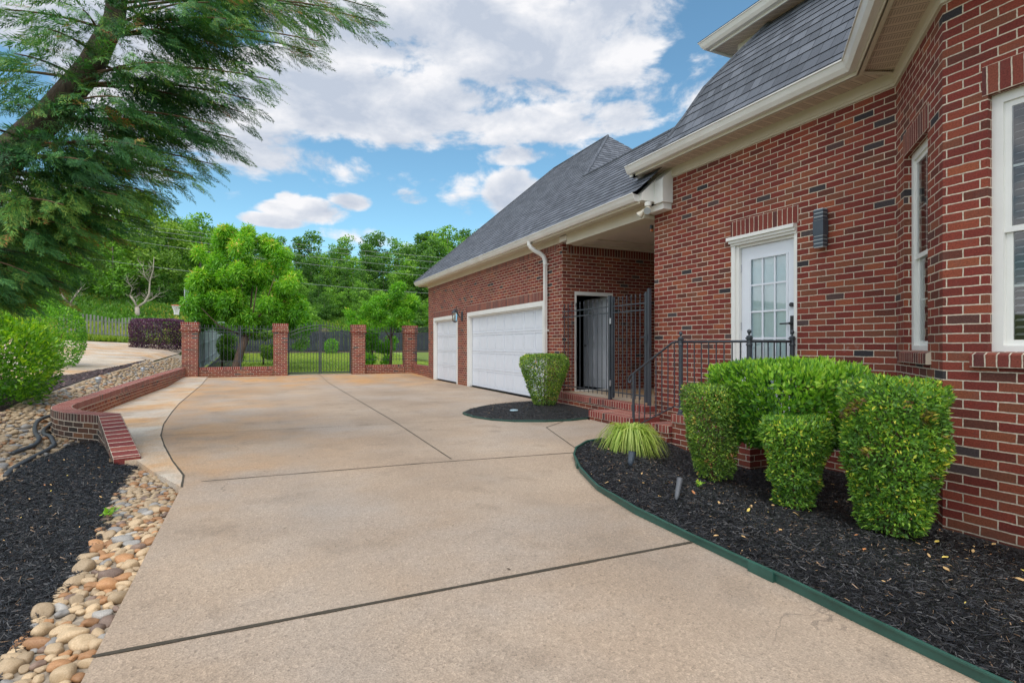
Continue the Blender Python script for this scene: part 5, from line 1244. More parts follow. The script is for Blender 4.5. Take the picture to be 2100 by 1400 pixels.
def shrub(name, label, cat, c, z0, prof, n, lf, ln, wd, boxy=2.6, ax_=(1, 1), rot=0, noise_amp=.05, stems=5, upward=.3, seed=1, skin=.10, brown=None, group=None, stem_spread=.5, tint_top=0.0, nf=4.0):
    """prof: [(z, radius)]"""
    r = np.random.default_rng(seed)
    zs = np.array([p[0] for p in prof]); rs = np.array([p[1] for p in prof])
    dz = np.diff(zs); area = np.concatenate([[0], np.cumsum((rs[1:]+rs[:-1])/2*np.hypot(dz, np.diff(rs))+1e-6)]); area /= area[-1]
    u = r.uniform(0, 1, n); q = np.interp(u, area, np.arange(len(zs))); Z = np.interp(q, np.arange(len(zs)), zs); Rr = np.interp(q, np.arange(len(zs)), rs)
    slope = np.interp(q, np.arange(len(zs)-1)+.5, np.diff(rs)/np.where(np.abs(dz) < 1e-6, 1e-6, dz))
    th = r.uniform(0, 2*np.pi, n)
    k = (np.abs(np.cos(th))**boxy+np.abs(np.sin(th))**boxy)**(-1/boxy)
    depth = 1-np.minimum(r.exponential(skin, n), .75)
    x = np.cos(th)*k*Rr*ax_[0]; y = np.sin(th)*k*Rr*ax_[1]
    P = np.stack([x, y, Z], 1); Np = np.stack([np.cos(th), np.sin(th), np.clip(-slope, -1.2, 6)], 1); Np = unit(Np)
    bmp = vnoise(P, nf/ max(rs), seed)*noise_amp
    P = P+Np*(bmp[:, None])*max(rs)*1.0
    cz = (zs[0]+zs[-1])/2; P[:, :2] *= depth[:, None]; P[:, 2] = cz+(P[:, 2]-cz)*(.5+.5*depth)
    D = Np*.8+r.normal(0, .55, (n, 3)); D[:, 2] += upward; Nn = Np+r.normal(0, .5, (n, 3))
    L_ = ln*r.uniform(.6, 1.25, n); W = wd*r.uniform(.7, 1.2, n)
    V = leaf_quads(P, D, Nn, L_, W, r)
    keep = vnoise(P, 11/max(rs), seed+3)+r.normal(0, .25, n) > -.55
    rv = np.clip(.40+.25*r.normal(size=n)+.22*vnoise(P, 5/max(rs), seed+5)-.5*(1-depth)+tint_top*(P[:, 2]-cz)/(zs[-1]-zs[0]), 0, .93)  # depth term darkens inner leaves: self-shadow put into the leaf colour
    if brown is not None:
        bm_ = (vnoise(P, 5/max(rs), seed+9) > .62) & (r.uniform(size=n) < brown); rv[bm_] = r.uniform(.94, 1, bm_.sum())
    V, rv = V[keep], rv[keep]
    ca, sa = math.cos(rot), math.sin(rot); Q = V.copy(); Q[..., 0] = V[..., 0]*ca-V[..., 1]*sa+c[0]; Q[..., 1] = V[..., 0]*sa+V[..., 1]*ca+c[1]; Q[..., 2] = V[..., 2]+z0
    t = thing(name, label, cat, (c[0], c[1], z0), group); quads_mesh('foliage', Q, rv, lf, t)
    for i in range(stems):
        a = r.uniform(0, 6.28); rr_ = rs[0]*stem_spread*r.uniform(.2, 1); h = zs[-1]*r.uniform(.6, .85); re = max(rs)*r.uniform(.2, .7)
        mb = MB(); p0 = Vector((c[0]+rr_*.5*math.cos(a), c[1]+rr_*.5*math.sin(a), z0-.05)); p2 = Vector((c[0]+re*math.cos(a), c[1]+re*math.sin(a), z0+h)); p1 = p0.lerp(p2, .45)+Vector((r.uniform(-.04, .04), r.uniform(-.04, .04), .05))
        mb.tube([p0, p1, p2], [.013, .010, .004], 6); mb.build('stem', M['twig'], t)
    return t
gb = lambda x, y: float(bedz(x, y))
NG = None
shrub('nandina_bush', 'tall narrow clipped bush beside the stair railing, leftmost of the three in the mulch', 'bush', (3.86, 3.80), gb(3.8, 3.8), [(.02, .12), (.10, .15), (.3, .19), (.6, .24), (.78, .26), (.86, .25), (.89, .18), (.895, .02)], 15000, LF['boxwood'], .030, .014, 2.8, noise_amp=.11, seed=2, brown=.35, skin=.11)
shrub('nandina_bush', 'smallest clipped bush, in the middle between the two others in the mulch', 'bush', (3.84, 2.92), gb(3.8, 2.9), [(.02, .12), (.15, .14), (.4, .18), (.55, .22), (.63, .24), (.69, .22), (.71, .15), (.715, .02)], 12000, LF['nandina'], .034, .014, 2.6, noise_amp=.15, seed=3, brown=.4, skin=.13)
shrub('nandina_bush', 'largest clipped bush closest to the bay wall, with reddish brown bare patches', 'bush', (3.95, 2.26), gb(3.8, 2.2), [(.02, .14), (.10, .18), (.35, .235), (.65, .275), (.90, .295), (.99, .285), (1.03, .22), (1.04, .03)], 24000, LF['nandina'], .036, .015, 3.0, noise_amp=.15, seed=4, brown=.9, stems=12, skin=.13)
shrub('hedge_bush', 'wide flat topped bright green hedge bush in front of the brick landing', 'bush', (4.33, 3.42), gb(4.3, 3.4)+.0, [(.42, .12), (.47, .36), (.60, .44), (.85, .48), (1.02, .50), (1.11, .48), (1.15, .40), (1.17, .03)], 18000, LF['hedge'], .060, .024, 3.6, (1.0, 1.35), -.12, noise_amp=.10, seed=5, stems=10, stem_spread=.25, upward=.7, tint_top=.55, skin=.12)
shrub('boxwood', 'vase shaped clipped boxwood standing alone in the island mulch bed', 'bush', (4.86, 9.02), .05, [(.02, .16), (.1, .20), (.35, .29), (.6, .385), (.78, .43), (.90, .42), (.96, .33), (.97, .03)], 16000, LF['boxwood'], .036, .018, 2.8, noise_amp=.04, seed=6, brown=.15, skin=.06)
g_ = g1(-3.95, 11.2)
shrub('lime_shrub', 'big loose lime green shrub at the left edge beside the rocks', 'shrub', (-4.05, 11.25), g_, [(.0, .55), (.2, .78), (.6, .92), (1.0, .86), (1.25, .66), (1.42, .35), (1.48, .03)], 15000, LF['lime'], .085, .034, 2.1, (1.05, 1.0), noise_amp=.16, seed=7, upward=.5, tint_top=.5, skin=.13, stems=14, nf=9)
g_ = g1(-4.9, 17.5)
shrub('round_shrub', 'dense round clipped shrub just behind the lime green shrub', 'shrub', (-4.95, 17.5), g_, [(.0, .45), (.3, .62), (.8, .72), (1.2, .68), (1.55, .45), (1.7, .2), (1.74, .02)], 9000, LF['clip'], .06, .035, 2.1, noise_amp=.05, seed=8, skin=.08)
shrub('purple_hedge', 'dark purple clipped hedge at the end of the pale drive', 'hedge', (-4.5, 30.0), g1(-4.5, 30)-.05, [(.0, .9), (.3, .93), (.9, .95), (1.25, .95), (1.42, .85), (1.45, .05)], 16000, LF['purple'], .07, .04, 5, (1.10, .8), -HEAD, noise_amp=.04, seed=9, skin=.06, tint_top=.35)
g_ = g1(1.6, 33)
shrub('round_shrub', 'small ball shaped shrub standing in front of the black board fence', 'shrub', (4.05, 36.9), g1(4, 37), [(0, .28), (.3, .42), (.7, .40), (.9, .2), (.92, .02)], 1600, LF['clip'], .09, .05, 2.1, seed=10, stems=2)

# striped lily clump: arching blades
def blades(name, label, c, z0, n, rad, h, lf, seed, wd=.010, cat='plant'):
    r = np.random.default_rng(seed); Q = []; rv = []
    for i in range(n):
        a = r.uniform(0, 2*np.pi); b0 = r.uniform(0, .10); R_ = rad*r.uniform(.45, 1.05); H_ = h*r.uniform(.55, 1.1); side = np.array([-math.sin(a), math.cos(a), 0]); pts = []
        tw = r.uniform(-.12, .12)
        for k in range(6):
            s = k/5; rr_ = b0+(R_-b0)*s**1.15; zz_ = z0+H_*(4*s*(1-s)*.85+.35*s*(1-s))*1.0+.02*(1-s)-.01
            aa = a+tw*s; pts.append(np.array([c[0]+rr_*math.cos(aa), c[1]+rr_*math.sin(aa), zz_]))
        v = r.uniform(.2, 1)
        for k in range(5):
            w0 = wd*(1-(k/5)**2)*.5+.0006; w1_ = wd*(1-((k+1)/5)**2)*.5+.0006
            Q.append([pts[k]-side*w0, pts[k]+side*w0, pts[k+1]+side*w1_, pts[k+1]-side*w1_]); rv.append(v)
    t = thing(name, label, cat, (c[0], c[1], z0)); quads_mesh('leaves', np.array(Q), np.array(rv), lf, t); return t
blades('lily_clump', 'low arching clump of yellow striped grassy leaves at the end of the bed', (3.80, 4.98), gb(3.8, 5.0), 620, .46, .30, LF['lily'], 21, .013)

# ------------------------------------------------------------------ generic branching tree
def tree_mesh(t, base, segs, barkm):
    mb = MB(); mb.tube(segs[0][0], segs[0][1], 10); tr = mb.build('trunk', barkm, t, smooth=True)
    for P, r_ in segs[1:]: mb = MB(); mb.tube(P, r_, 7); mb.build('branch', barkm, t, smooth=True)
def clump_leaves(centres, radii, n, ln, wd, r, droop=0, fill=.35):
    C = np.array(centres); Rd = np.array(radii); w_ = Rd[:, 0]*Rd[:, 2] if Rd.ndim == 2 else Rd**2; idx = r.choice(len(C), n, p=w_/w_.sum())
    d = unit(r.normal(size=(n, 3))); rad = r.uniform(fill, 1, n)**.5; sc = Rd[idx] if Rd.ndim == 2 else Rd[idx][:, None]
    P = C[idx]+d*sc*rad[:, None]; D = d*.7+r.normal(0, .6, (n, 3)); D[:, 2] -= droop
    Nn = d+r.normal(0, .5, (n, 3)); V = leaf_quads(P, D, Nn, ln*r.uniform(.6, 1.3, n), wd*r.uniform(.7, 1.3, n), r)
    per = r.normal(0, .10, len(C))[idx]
    return V, np.clip(.45+.16*r.normal(size=n)+per+.12*d[:, 2], 0, 1)

# multi-stemmed tree behind the low wall
def peach():
    r = np.random.default_rng(31); b = Vector((-1.02, 23.2, g1(-1.02, 23.2)-.05))
    t = thing('leafy_tree', 'bright green narrow leaved tree rising behind the low wall left of the gate', 'tree', b)
    fork = b+Vector((.40, .05, 1.40)); segs = [([b, b+Vector((.08, 0, .3)), b+Vector((.22, .02, .85)), fork], [.20, .155, .14, .145])]
    tips = []
    for dx, dy, dz, r0 in ((-.15, -.1, 2.2, .085), (-.95, .2, 1.6, .07), (.75, -.15, 1.8, .09), (1.5, .3, 1.6, .07), (.25, .6, 2.4, .08), (-1.5, -.2, 1.1, .05), (.4, -.7, 1.9, .06), (1.0, -.4, 2.3, .05)):
        e = fork+Vector((dx, dy, dz)); m_ = fork.lerp(e, .5)+Vector((dx*.12, dy*.1, -.1)); segs.append(([fork, m_, e], [r0*.8, r0*.5, r0*.2])); tips.append((fork.lerp(e, .6), e))
    tree_mesh(t, b, segs, M['bark'])
    # crown outline: (right, up, half width, half height) clumps in the plane across, several depths
    C, Rd = [], []
    cx = b.x+.25; outline = [(0, 4.55, 1.0), (-.5, 4.75, .55), (1.0, 4.55, .55), (-1.0, 3.9, .9), (.1, 3.9, 1.2), (1.2, 3.9, .95), (-1.45, 3.1, .65), (-.6, 3.1, 1.1), (.5, 3.1, 1.2), (1.7, 3.2, .85), (2.0, 2.5, .65), (-1.3, 2.4, .8), (-.3, 2.4, .8), (.9, 2.5, .95), (1.5, 1.9, .7), (-1.3, 1.9, .4), (2.1, 1.8, .45), (.2, 1.9, .55)]
    for x, z, s_ in outline:
        for k_ in range(7):
            a = unit(r.normal(size=3))*r.uniform(.3, 1)*s_*.75; C.append([cx+x+a[0], b.y+.1+a[1]*1.35+r.uniform(-.5, .5), b.z+z*1.12+a[2]*.8]); q = r.uniform(.20, .36); Rd.append([q*.85, q*.85, q*1.15])
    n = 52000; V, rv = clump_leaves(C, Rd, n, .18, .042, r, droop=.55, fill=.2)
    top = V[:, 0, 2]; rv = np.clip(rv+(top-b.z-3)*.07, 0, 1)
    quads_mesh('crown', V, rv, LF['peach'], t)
peach()
def small_tree(name, label, base, clumps, n, lf, ln, wd, segs=None, seed=1, droop=.3, barkm=None, group=None, cat='tree'):
    r = np.random.default_rng(seed); b = Vector(base); t = thing(name, label, cat, b, group)
    tree_mesh(t, b, [([b+Vector(q) for q in P], R_) for P, R_ in segs], barkm or M['bark'])
    C, Rd = [], []
    for x, y, z, s_ in clumps:
        for k_ in range(6):
            a = unit(r.normal(size=3))*r.uniform(.2, 1)*s_*.8; C.append([b.x+x+a[0], b.y+y+a[1], b.z+z+a[2]*.8]); q = s_*r.uniform(.3, .5); Rd.append([q, q, q*.8])
    V, rv = clump_leaves(C, Rd, n, ln, wd, r, droop); quads_mesh('crown', V, rv, lf, t); return t
small_tree('leafy_tree', 'yellow green small tree leaning over the last pillar by the garage', (4.9, 22.9, g1(4.9, 22.9)), [(0, 0, 2.9, .7), (-.6, -.2, 2.5, .6), (.5, -.3, 2.4, .7), (-.9, 0, 2.1, .45), (.2, -.4, 3.3, .5), (.5, -.5, 1.95, .45), (-.2, -.3, 2.0, .5), (.9, -.4, 2.9, .5)], 11000, LF['peach'], .15, .034, [([(0, 0, 0), (.05, 0, 1.0), (0, 0, 2.2)], [.07, .06, .04]), ([(.05, 0, 1.2), (-.5, 0, 2.2)], [.035, .015]), ([(.05, 0, 1.4), (.5, -.2, 2.6)], [.035, .015])], 41, .4)
small_tree('leafy_bush', 'spreading leafy bush behind the fence right of the garden gate', (4.35, 24.0, g1(4.3, 24)), [(0, 0, 1.0, .6), (-.5, 0, 1.5, .5), (.5, 0, .9, .6), (-.7, -.2, 2.0, .4), (0, 0, 1.6, .6), (-.9, 0, 2.3, .35), (.9, 0, 1.2, .4), (-.3, -.4, .45, .45), (.6, -.3, .4, .4)], 9000, LF['peach'], .12, .035, [([(0, 0, 0), (0, 0, .8), (-.1, 0, 1.5)], [.05, .04, .02]), ([(0, 0, .4), (-.6, 0, 1.5)], [.03, .01])], 42, .1, cat='bush')
small_tree('leafy_bush', 'dark green bush behind the iron fence left of the forked trunk', (-1.55, 25.2, g1(-1.55, 25.2)), [(0, 0, .7, .5), (.2, 0, 1.2, .5), (0, 0, 1.6, .4), (.4, 0, .5, .4)], 5000, LF['mid'], .09, .04, [([(0, 0, 0), (0, 0, 1.0)], [.04, .02])], 43, 0, cat='bush')
small_tree('leafy_bush', 'yellow green bush behind the iron fence right of the forked trunk', (.0, 27.0, g1(0, 27)), [(0, 0, .7, .6), (.2, 0, 1.3, .5), (-.3, 0, 1.5, .5), (.4, 0, .5, .5)], 6000, LF['pale'], .09, .045, [([(0, 0, 0), (0, 0, 1.0)], [.04, .02])], 44, 0, cat='bush')
small_tree('leafy_tree', 'greyish leaved slim tree with a pale leaning trunk behind the iron fence', (.75, 27.5, g1(.7, 27.5)), [(.6, 0, 1.6, .6), (.9, 0, 2.3, .7), (.3, 0, 2.6, .6), (.9, 0, 1.0, .5), (1.3, 0, 1.7, .5)], 7000, LF['mid'], .09, .035, [([(-.3, 0, 0), (-.1, 0, .7), (.05, 0, 1.0)], [.07, .08, .09]), ([(.05, 0, 1.0), (.0, 0, 1.9), (.1, 0, 2.6)], [.05, .04, .02]), ([(.05, 0, 1.0), (.6, 0, 2.0)], [.04, .02])], 45, .1, M['bark_grey'])
small_tree('flowering_bush', 'pale pinkish grey blossoming bush rising behind the black fence', (3.1, 41.6, g1(3.1, 41.6)), [(0, 0, .9, .7), (.6, 0, 1.0, .7), (-.5, 0, 1.2, .7), (1.1, 0, .8, .5)], 5000, leafmat('dusty_pink_blossom', [(0, (.10, .13, .06)), (.5, (.25, .23, .17)), (1, (.52, .42, .40))]), .13, .08, [([(0, 0, 0), (0, 0, 1.0)], [.06, .03])], 46, 0, cat='bush')

# ------------------------------------------------------------------ woodland on the hill
def crown_mesh(seed, n, kind, shape):
    r = np.random.default_rng(seed); C, Rd = [], []
    for i in range(26):
        z = r.uniform(.14, .97); wmax = shape(z); a = r.uniform(0, 6.28); rr_ = wmax*r.uniform(.2, 1)**.6; q = r.uniform(.05, .10)*(1.15-.5*z); C.append([rr_*math.cos(a), rr_*math.sin(a), z]); Rd.append([q*1.25, q*1.25, q*.85])
    for i in range(8): C.append([r.uniform(-.05, .05), r.uniform(-.05, .05), .2+.1*i]); q = .10*(1.2-.6*i/8); Rd.append([q, q, q])
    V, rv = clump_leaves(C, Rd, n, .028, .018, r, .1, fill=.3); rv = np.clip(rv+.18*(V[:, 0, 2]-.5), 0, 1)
    return quads_mesh('crown', V, rv, None, None)
shapes = [lambda z: .24*math.sin(min(1, (z+.12)/1.1)*math.pi)**.7, lambda z: .20*(1-z*.75)+.05, lambda z: .28*math.sin(min(1, (z+.05))*math.pi)**.6 if z < .95 else .05]
templ = []
for i, (lf, sh) in enumerate((('dark', 0), ('mid', 2), ('dark', 2), ('mid', 0), ('pale', 0), ('dark', 1))):
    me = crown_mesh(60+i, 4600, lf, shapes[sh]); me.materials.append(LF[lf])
    mb = MB(); mb.tube([(0, 0, -.04), (.006, 0, .2), (-.004, .004, .5), (.003, 0, .85)], [.014, .011, .007, .002], 6); tm = mb.build('trunk', M['bark_grey'], None, smooth=True); tme = tm.data; bpy.data.objects.remove(tm)
    templ.append((me, tme, lf))
def wood_tree(x, y, h, k_, rz, wscale, label, group):
    me, tme, lf = templ[k_]; z = g1(x, y)
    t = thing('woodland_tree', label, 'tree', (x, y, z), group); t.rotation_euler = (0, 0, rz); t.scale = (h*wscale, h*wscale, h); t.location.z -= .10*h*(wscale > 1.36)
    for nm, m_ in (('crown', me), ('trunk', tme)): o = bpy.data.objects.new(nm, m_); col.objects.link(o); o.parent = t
kinds = {'dark': 'dark green', 'mid': 'mid green', 'pale': 'pale green'}
r_ = random.Random(5)
def bearing(px, t_): u = (px-1050)/1100; return (t_*(math.sin(HEAD)+u*math.cos(HEAD)), t_*(math.cos(HEAD)-u*math.sin(HEAD)))
sky_line = [(-400, 400), (100, 420), (280, 428), (350, 436), (400, 440), (480, 466), (560, 470), (620, 480), (700, 482), (735, 462), (790, 486), (835, 470), (870, 468), (905, 458), (975, 472), (1300, 455)]
xs_, ys_ = zip(*sky_line)
row = 0
for t_, px0, px1, step, dy, ks in ((86, -400, 1350, 36, 0, (0, 1, 2, 3, 5)), (74, -420, 1300, 41, 28, (0, 1, 2, 3, 0)), (68, -430, 1250, 44, 44, (1, 2, 3, 0, 2)), (61, -440, 1250, 50, 74, (1, 2, 3, 0, 5)), (54, -460, 1200, 52, 108, (0, 3, 1, 2, 3)), (47, -470, 1150, 44, 142, (3, 0, 1, 2, 3))):
    px = px0
    while px < px1:
        jx, jt = px+r_.uniform(-12, 12), t_+r_.uniform(-4, 4); x, y = bearing(jx, jt); ytop = np.interp(jx, xs_, ys_)+dy+r_.uniform(-8, 16)
        h = (CAMZ+(708-ytop)/1100*jt-g1(x, y))*(1.12 if t_ < 50 else 1); k_ = r_.choice(ks); lf = templ[k_][2]
        where = ('on the skyline', 'in the second rank', 'in the third rank', 'mid hill', 'low on the hill', 'at the hill foot')[row]
        wood_tree(x, y, max(3, h), k_, r_.uniform(0, 6.3), r_.uniform(.95, 1.35)*(1.45 if t_ < 50 else 1), '%s woodland tree %s behind the fences' % (kinds[lf], where), '%s woodland trees %s' % (kinds[lf], where)); px += step*r_.uniform(.8, 1.2)
    row += 1
from collections import defaultdict
zones = ((-9e9, 0, 'beyond the left edge'), (0, 150, 'behind the cypress'), (150, 370, 'above the picket fence'), (370, 480, 'above the left end pillar'), (480, 620, 'behind the leafy tree'), (620, 720, 'above the garden gate'), (720, 800, 'above the right gate pillar'), (800, 900, 'above the last pillar'), (900, 1000, 'left of the garage'), (1000, 9e9, 'behind the garage'))
grp = defaultdict(list)
for o in bpy.data.objects:
    if o.name.startswith('woodland_tree'):
        x, y = o.location[:2]; t_ = x*math.sin(HEAD)+y*math.cos(HEAD); px = 1050+1100*(x*math.cos(HEAD)-y*math.sin(HEAD))/t_
        zn = [z for a, b, z in zones if a <= px < b][0]; grp[(o['label'].replace(' behind the fences', ''), zn)].append((px, o))
for (lb, zn), L_ in grp.items():
    L_.sort(key=lambda a: a[0]); k_ = len(L_)
    for i, (px, o) in enumerate(L_):
        pre = '' if k_ == 1 else ('leftmost ' if i == 0 else 'rightmost ' if i == k_-1 else 'middle ' if k_ == 3 else 'inner ')
        o['label'] = pre+lb.replace('woodland ', '')+', '+zn
# paler trees nearer on the left
for px, t_, h, k_, lab in ((160, 44, 9.0, 3, 'mid green leafy tree behind the picket fence under the cypress'), (285, 46, 9.6, 4, 'pale green airy tree rising behind the picket fence'), (345, 47, 7.2, 4, 'lower pale green tree beside the basketball hoop'), (230, 43, 7.0, 1, 'broad mid green tree between the bare trunks'), (410, 50, 8.5, 3, 'mid green tree directly behind the narrow leaved tree')):
    x, y = bearing(px, t_); wood_tree(x, y, h, k_, px*.1, 1.2, lab, None)
# two pale bare trunks in front of the wood
def bare(px, t_, k, label, seed, limbs):
    x, y = bearing(px, t_); z = g1(x, y); b = Vector((x, y, z-.2)); r = random.Random(seed); t = thing('bare_tree', label, 'tree', b)
    segs = []
    for P, r0, r1 in limbs:
        P = [b+Vector(p)*k for p in P]; n = len(P); segs.append((P, [r0+(r1-r0)*i/(n-1) for i in range(n)]))
        for i in range(int(10*len(P)/3) if r0 < .12 else 2):
            q = r.uniform(.25, 1)*(n-1); a_ = min(int(q), n-2); u_ = P[a_].lerp(P[a_+1], q-a_); d = Vector((r.uniform(-.8, .8), r.uniform(-.5, .5), r.uniform(.1, .9)))*k*.8; m_ = u_+d*.5+Vector((0, 0, -.06)); segs.append(([u_, m_, u_+d], [.016, .010, .003]))
            segs.append(([m_, m_+Vector((r.uniform(-.3, .3), r.uniform(-.2, .2), r.uniform(.1, .5)))*k], [.008, .002]))
    tree_mesh(t, b, segs, M['bark_pale'])
LM = [([(0, 0, 0), (.03, 0, .6), (.0, 0, 1.15)], .17, .15), ([(0, 0, 1.1), (.5, 0, 1.55), (.75, .1, 2.2), (.8, .1, 3.2), (1.0, .1, 4.0), (1.05, .1, 5.0)], .10, .015), ([(0, 0, 1.1), (-.18, 0, 1.6), (-.42, 0, 2.0)], .09, .04), ([(.5, 0, 1.55), (.95, 0, 1.75), (1.5, .1, 2.3)], .05, .01), ([(.8, .1, 3.0), (.45, .1, 3.5), (.35, 0, 4.2)], .04, .01), ([(-.42, 0, 2.0), (-.3, 0, 2.6), (-.6, 0, 3.1)], .035, .008)]
bare(281, 40, 1.0, 'pale forked bare trunked tree standing behind the picket fence left of the hoop', 1, LM)
bare(143, 38, .8, 'leftmost pale forked bare trunk at the edge of the cypress', 2, [([(0, 0, 0), (.05, 0, .8), (.02, 0, 1.3)], .15, .12), ([(0, 0, 1.3), (.4, 0, 2.1), (.9, 0, 2.9)], .08, .02), ([(0, 0, 1.3), (-.5, 0, 2.0), (-.7, 0, 3.0)], .07, .02)])
# undergrowth and weeds on the slope
def tufts(name, label, region, n, lf, h, w_, seed, cat, zoff=0):
    r = np.random.default_rng(seed); X = r.uniform(region[0], region[1], n); Y = r.uniform(region[2], region[3], n); Z = gz(X, Y)+zoff; P = np.stack([X, Y, Z], 1)
    cl = vnoise(P, .6, seed); D = r.normal(0, .35, (n, 3)); D[:, 2] = 1; Nn = r.normal(0, 1, (n, 3)); hh = h*r.uniform(.3, 1.1, n)*(1+.4*cl)
    V = leaf_quads(P, D, Nn, hh, np.full(n, w_)*r.uniform(.6, 1.4, n), r); o = quads_mesh(name, V, np.clip(.45+.3*vnoise(P, .25, seed+1)+.15*r.normal(size=n), 0, 1), lf); 
    o2 = link_mesh(name, o) if not isinstance(o, bpy.types.Object) else o
    return tag(o2, label, cat, kind='stuff')
tufts('weeds', 'tall yellow green weeds and wildflowers on the slope behind the fences', (-24, 22, 39.9, 60), 80000, LF['weed'], .42, .20, 71, 'weeds')
tufts('weeds', 'yellow green grass on the bank behind the picket fence', (-16, -2.6, 35.2, 40), 30000, LF['weed'], .36, .12, 72, 'grass')
tufts('undergrowth', 'low leafy brush at the foot of the wooded hill', (-30, 26, 46, 58), 90000, LF['mid'], .42, .26, 75, 'undergrowth', .1)
tufts('undergrowth', 'dark leafy undergrowth filling the wooded hill', (-60, 60, 58, 95), 80000, LF['mid'], 1.0, .55, 73, 'undergrowth')
tufts('grass', 'short blades of mown lawn grass', (-2.0, 8, 22, 37.5), 60000, LF['weed'], .055, .02, 74, 'grass')
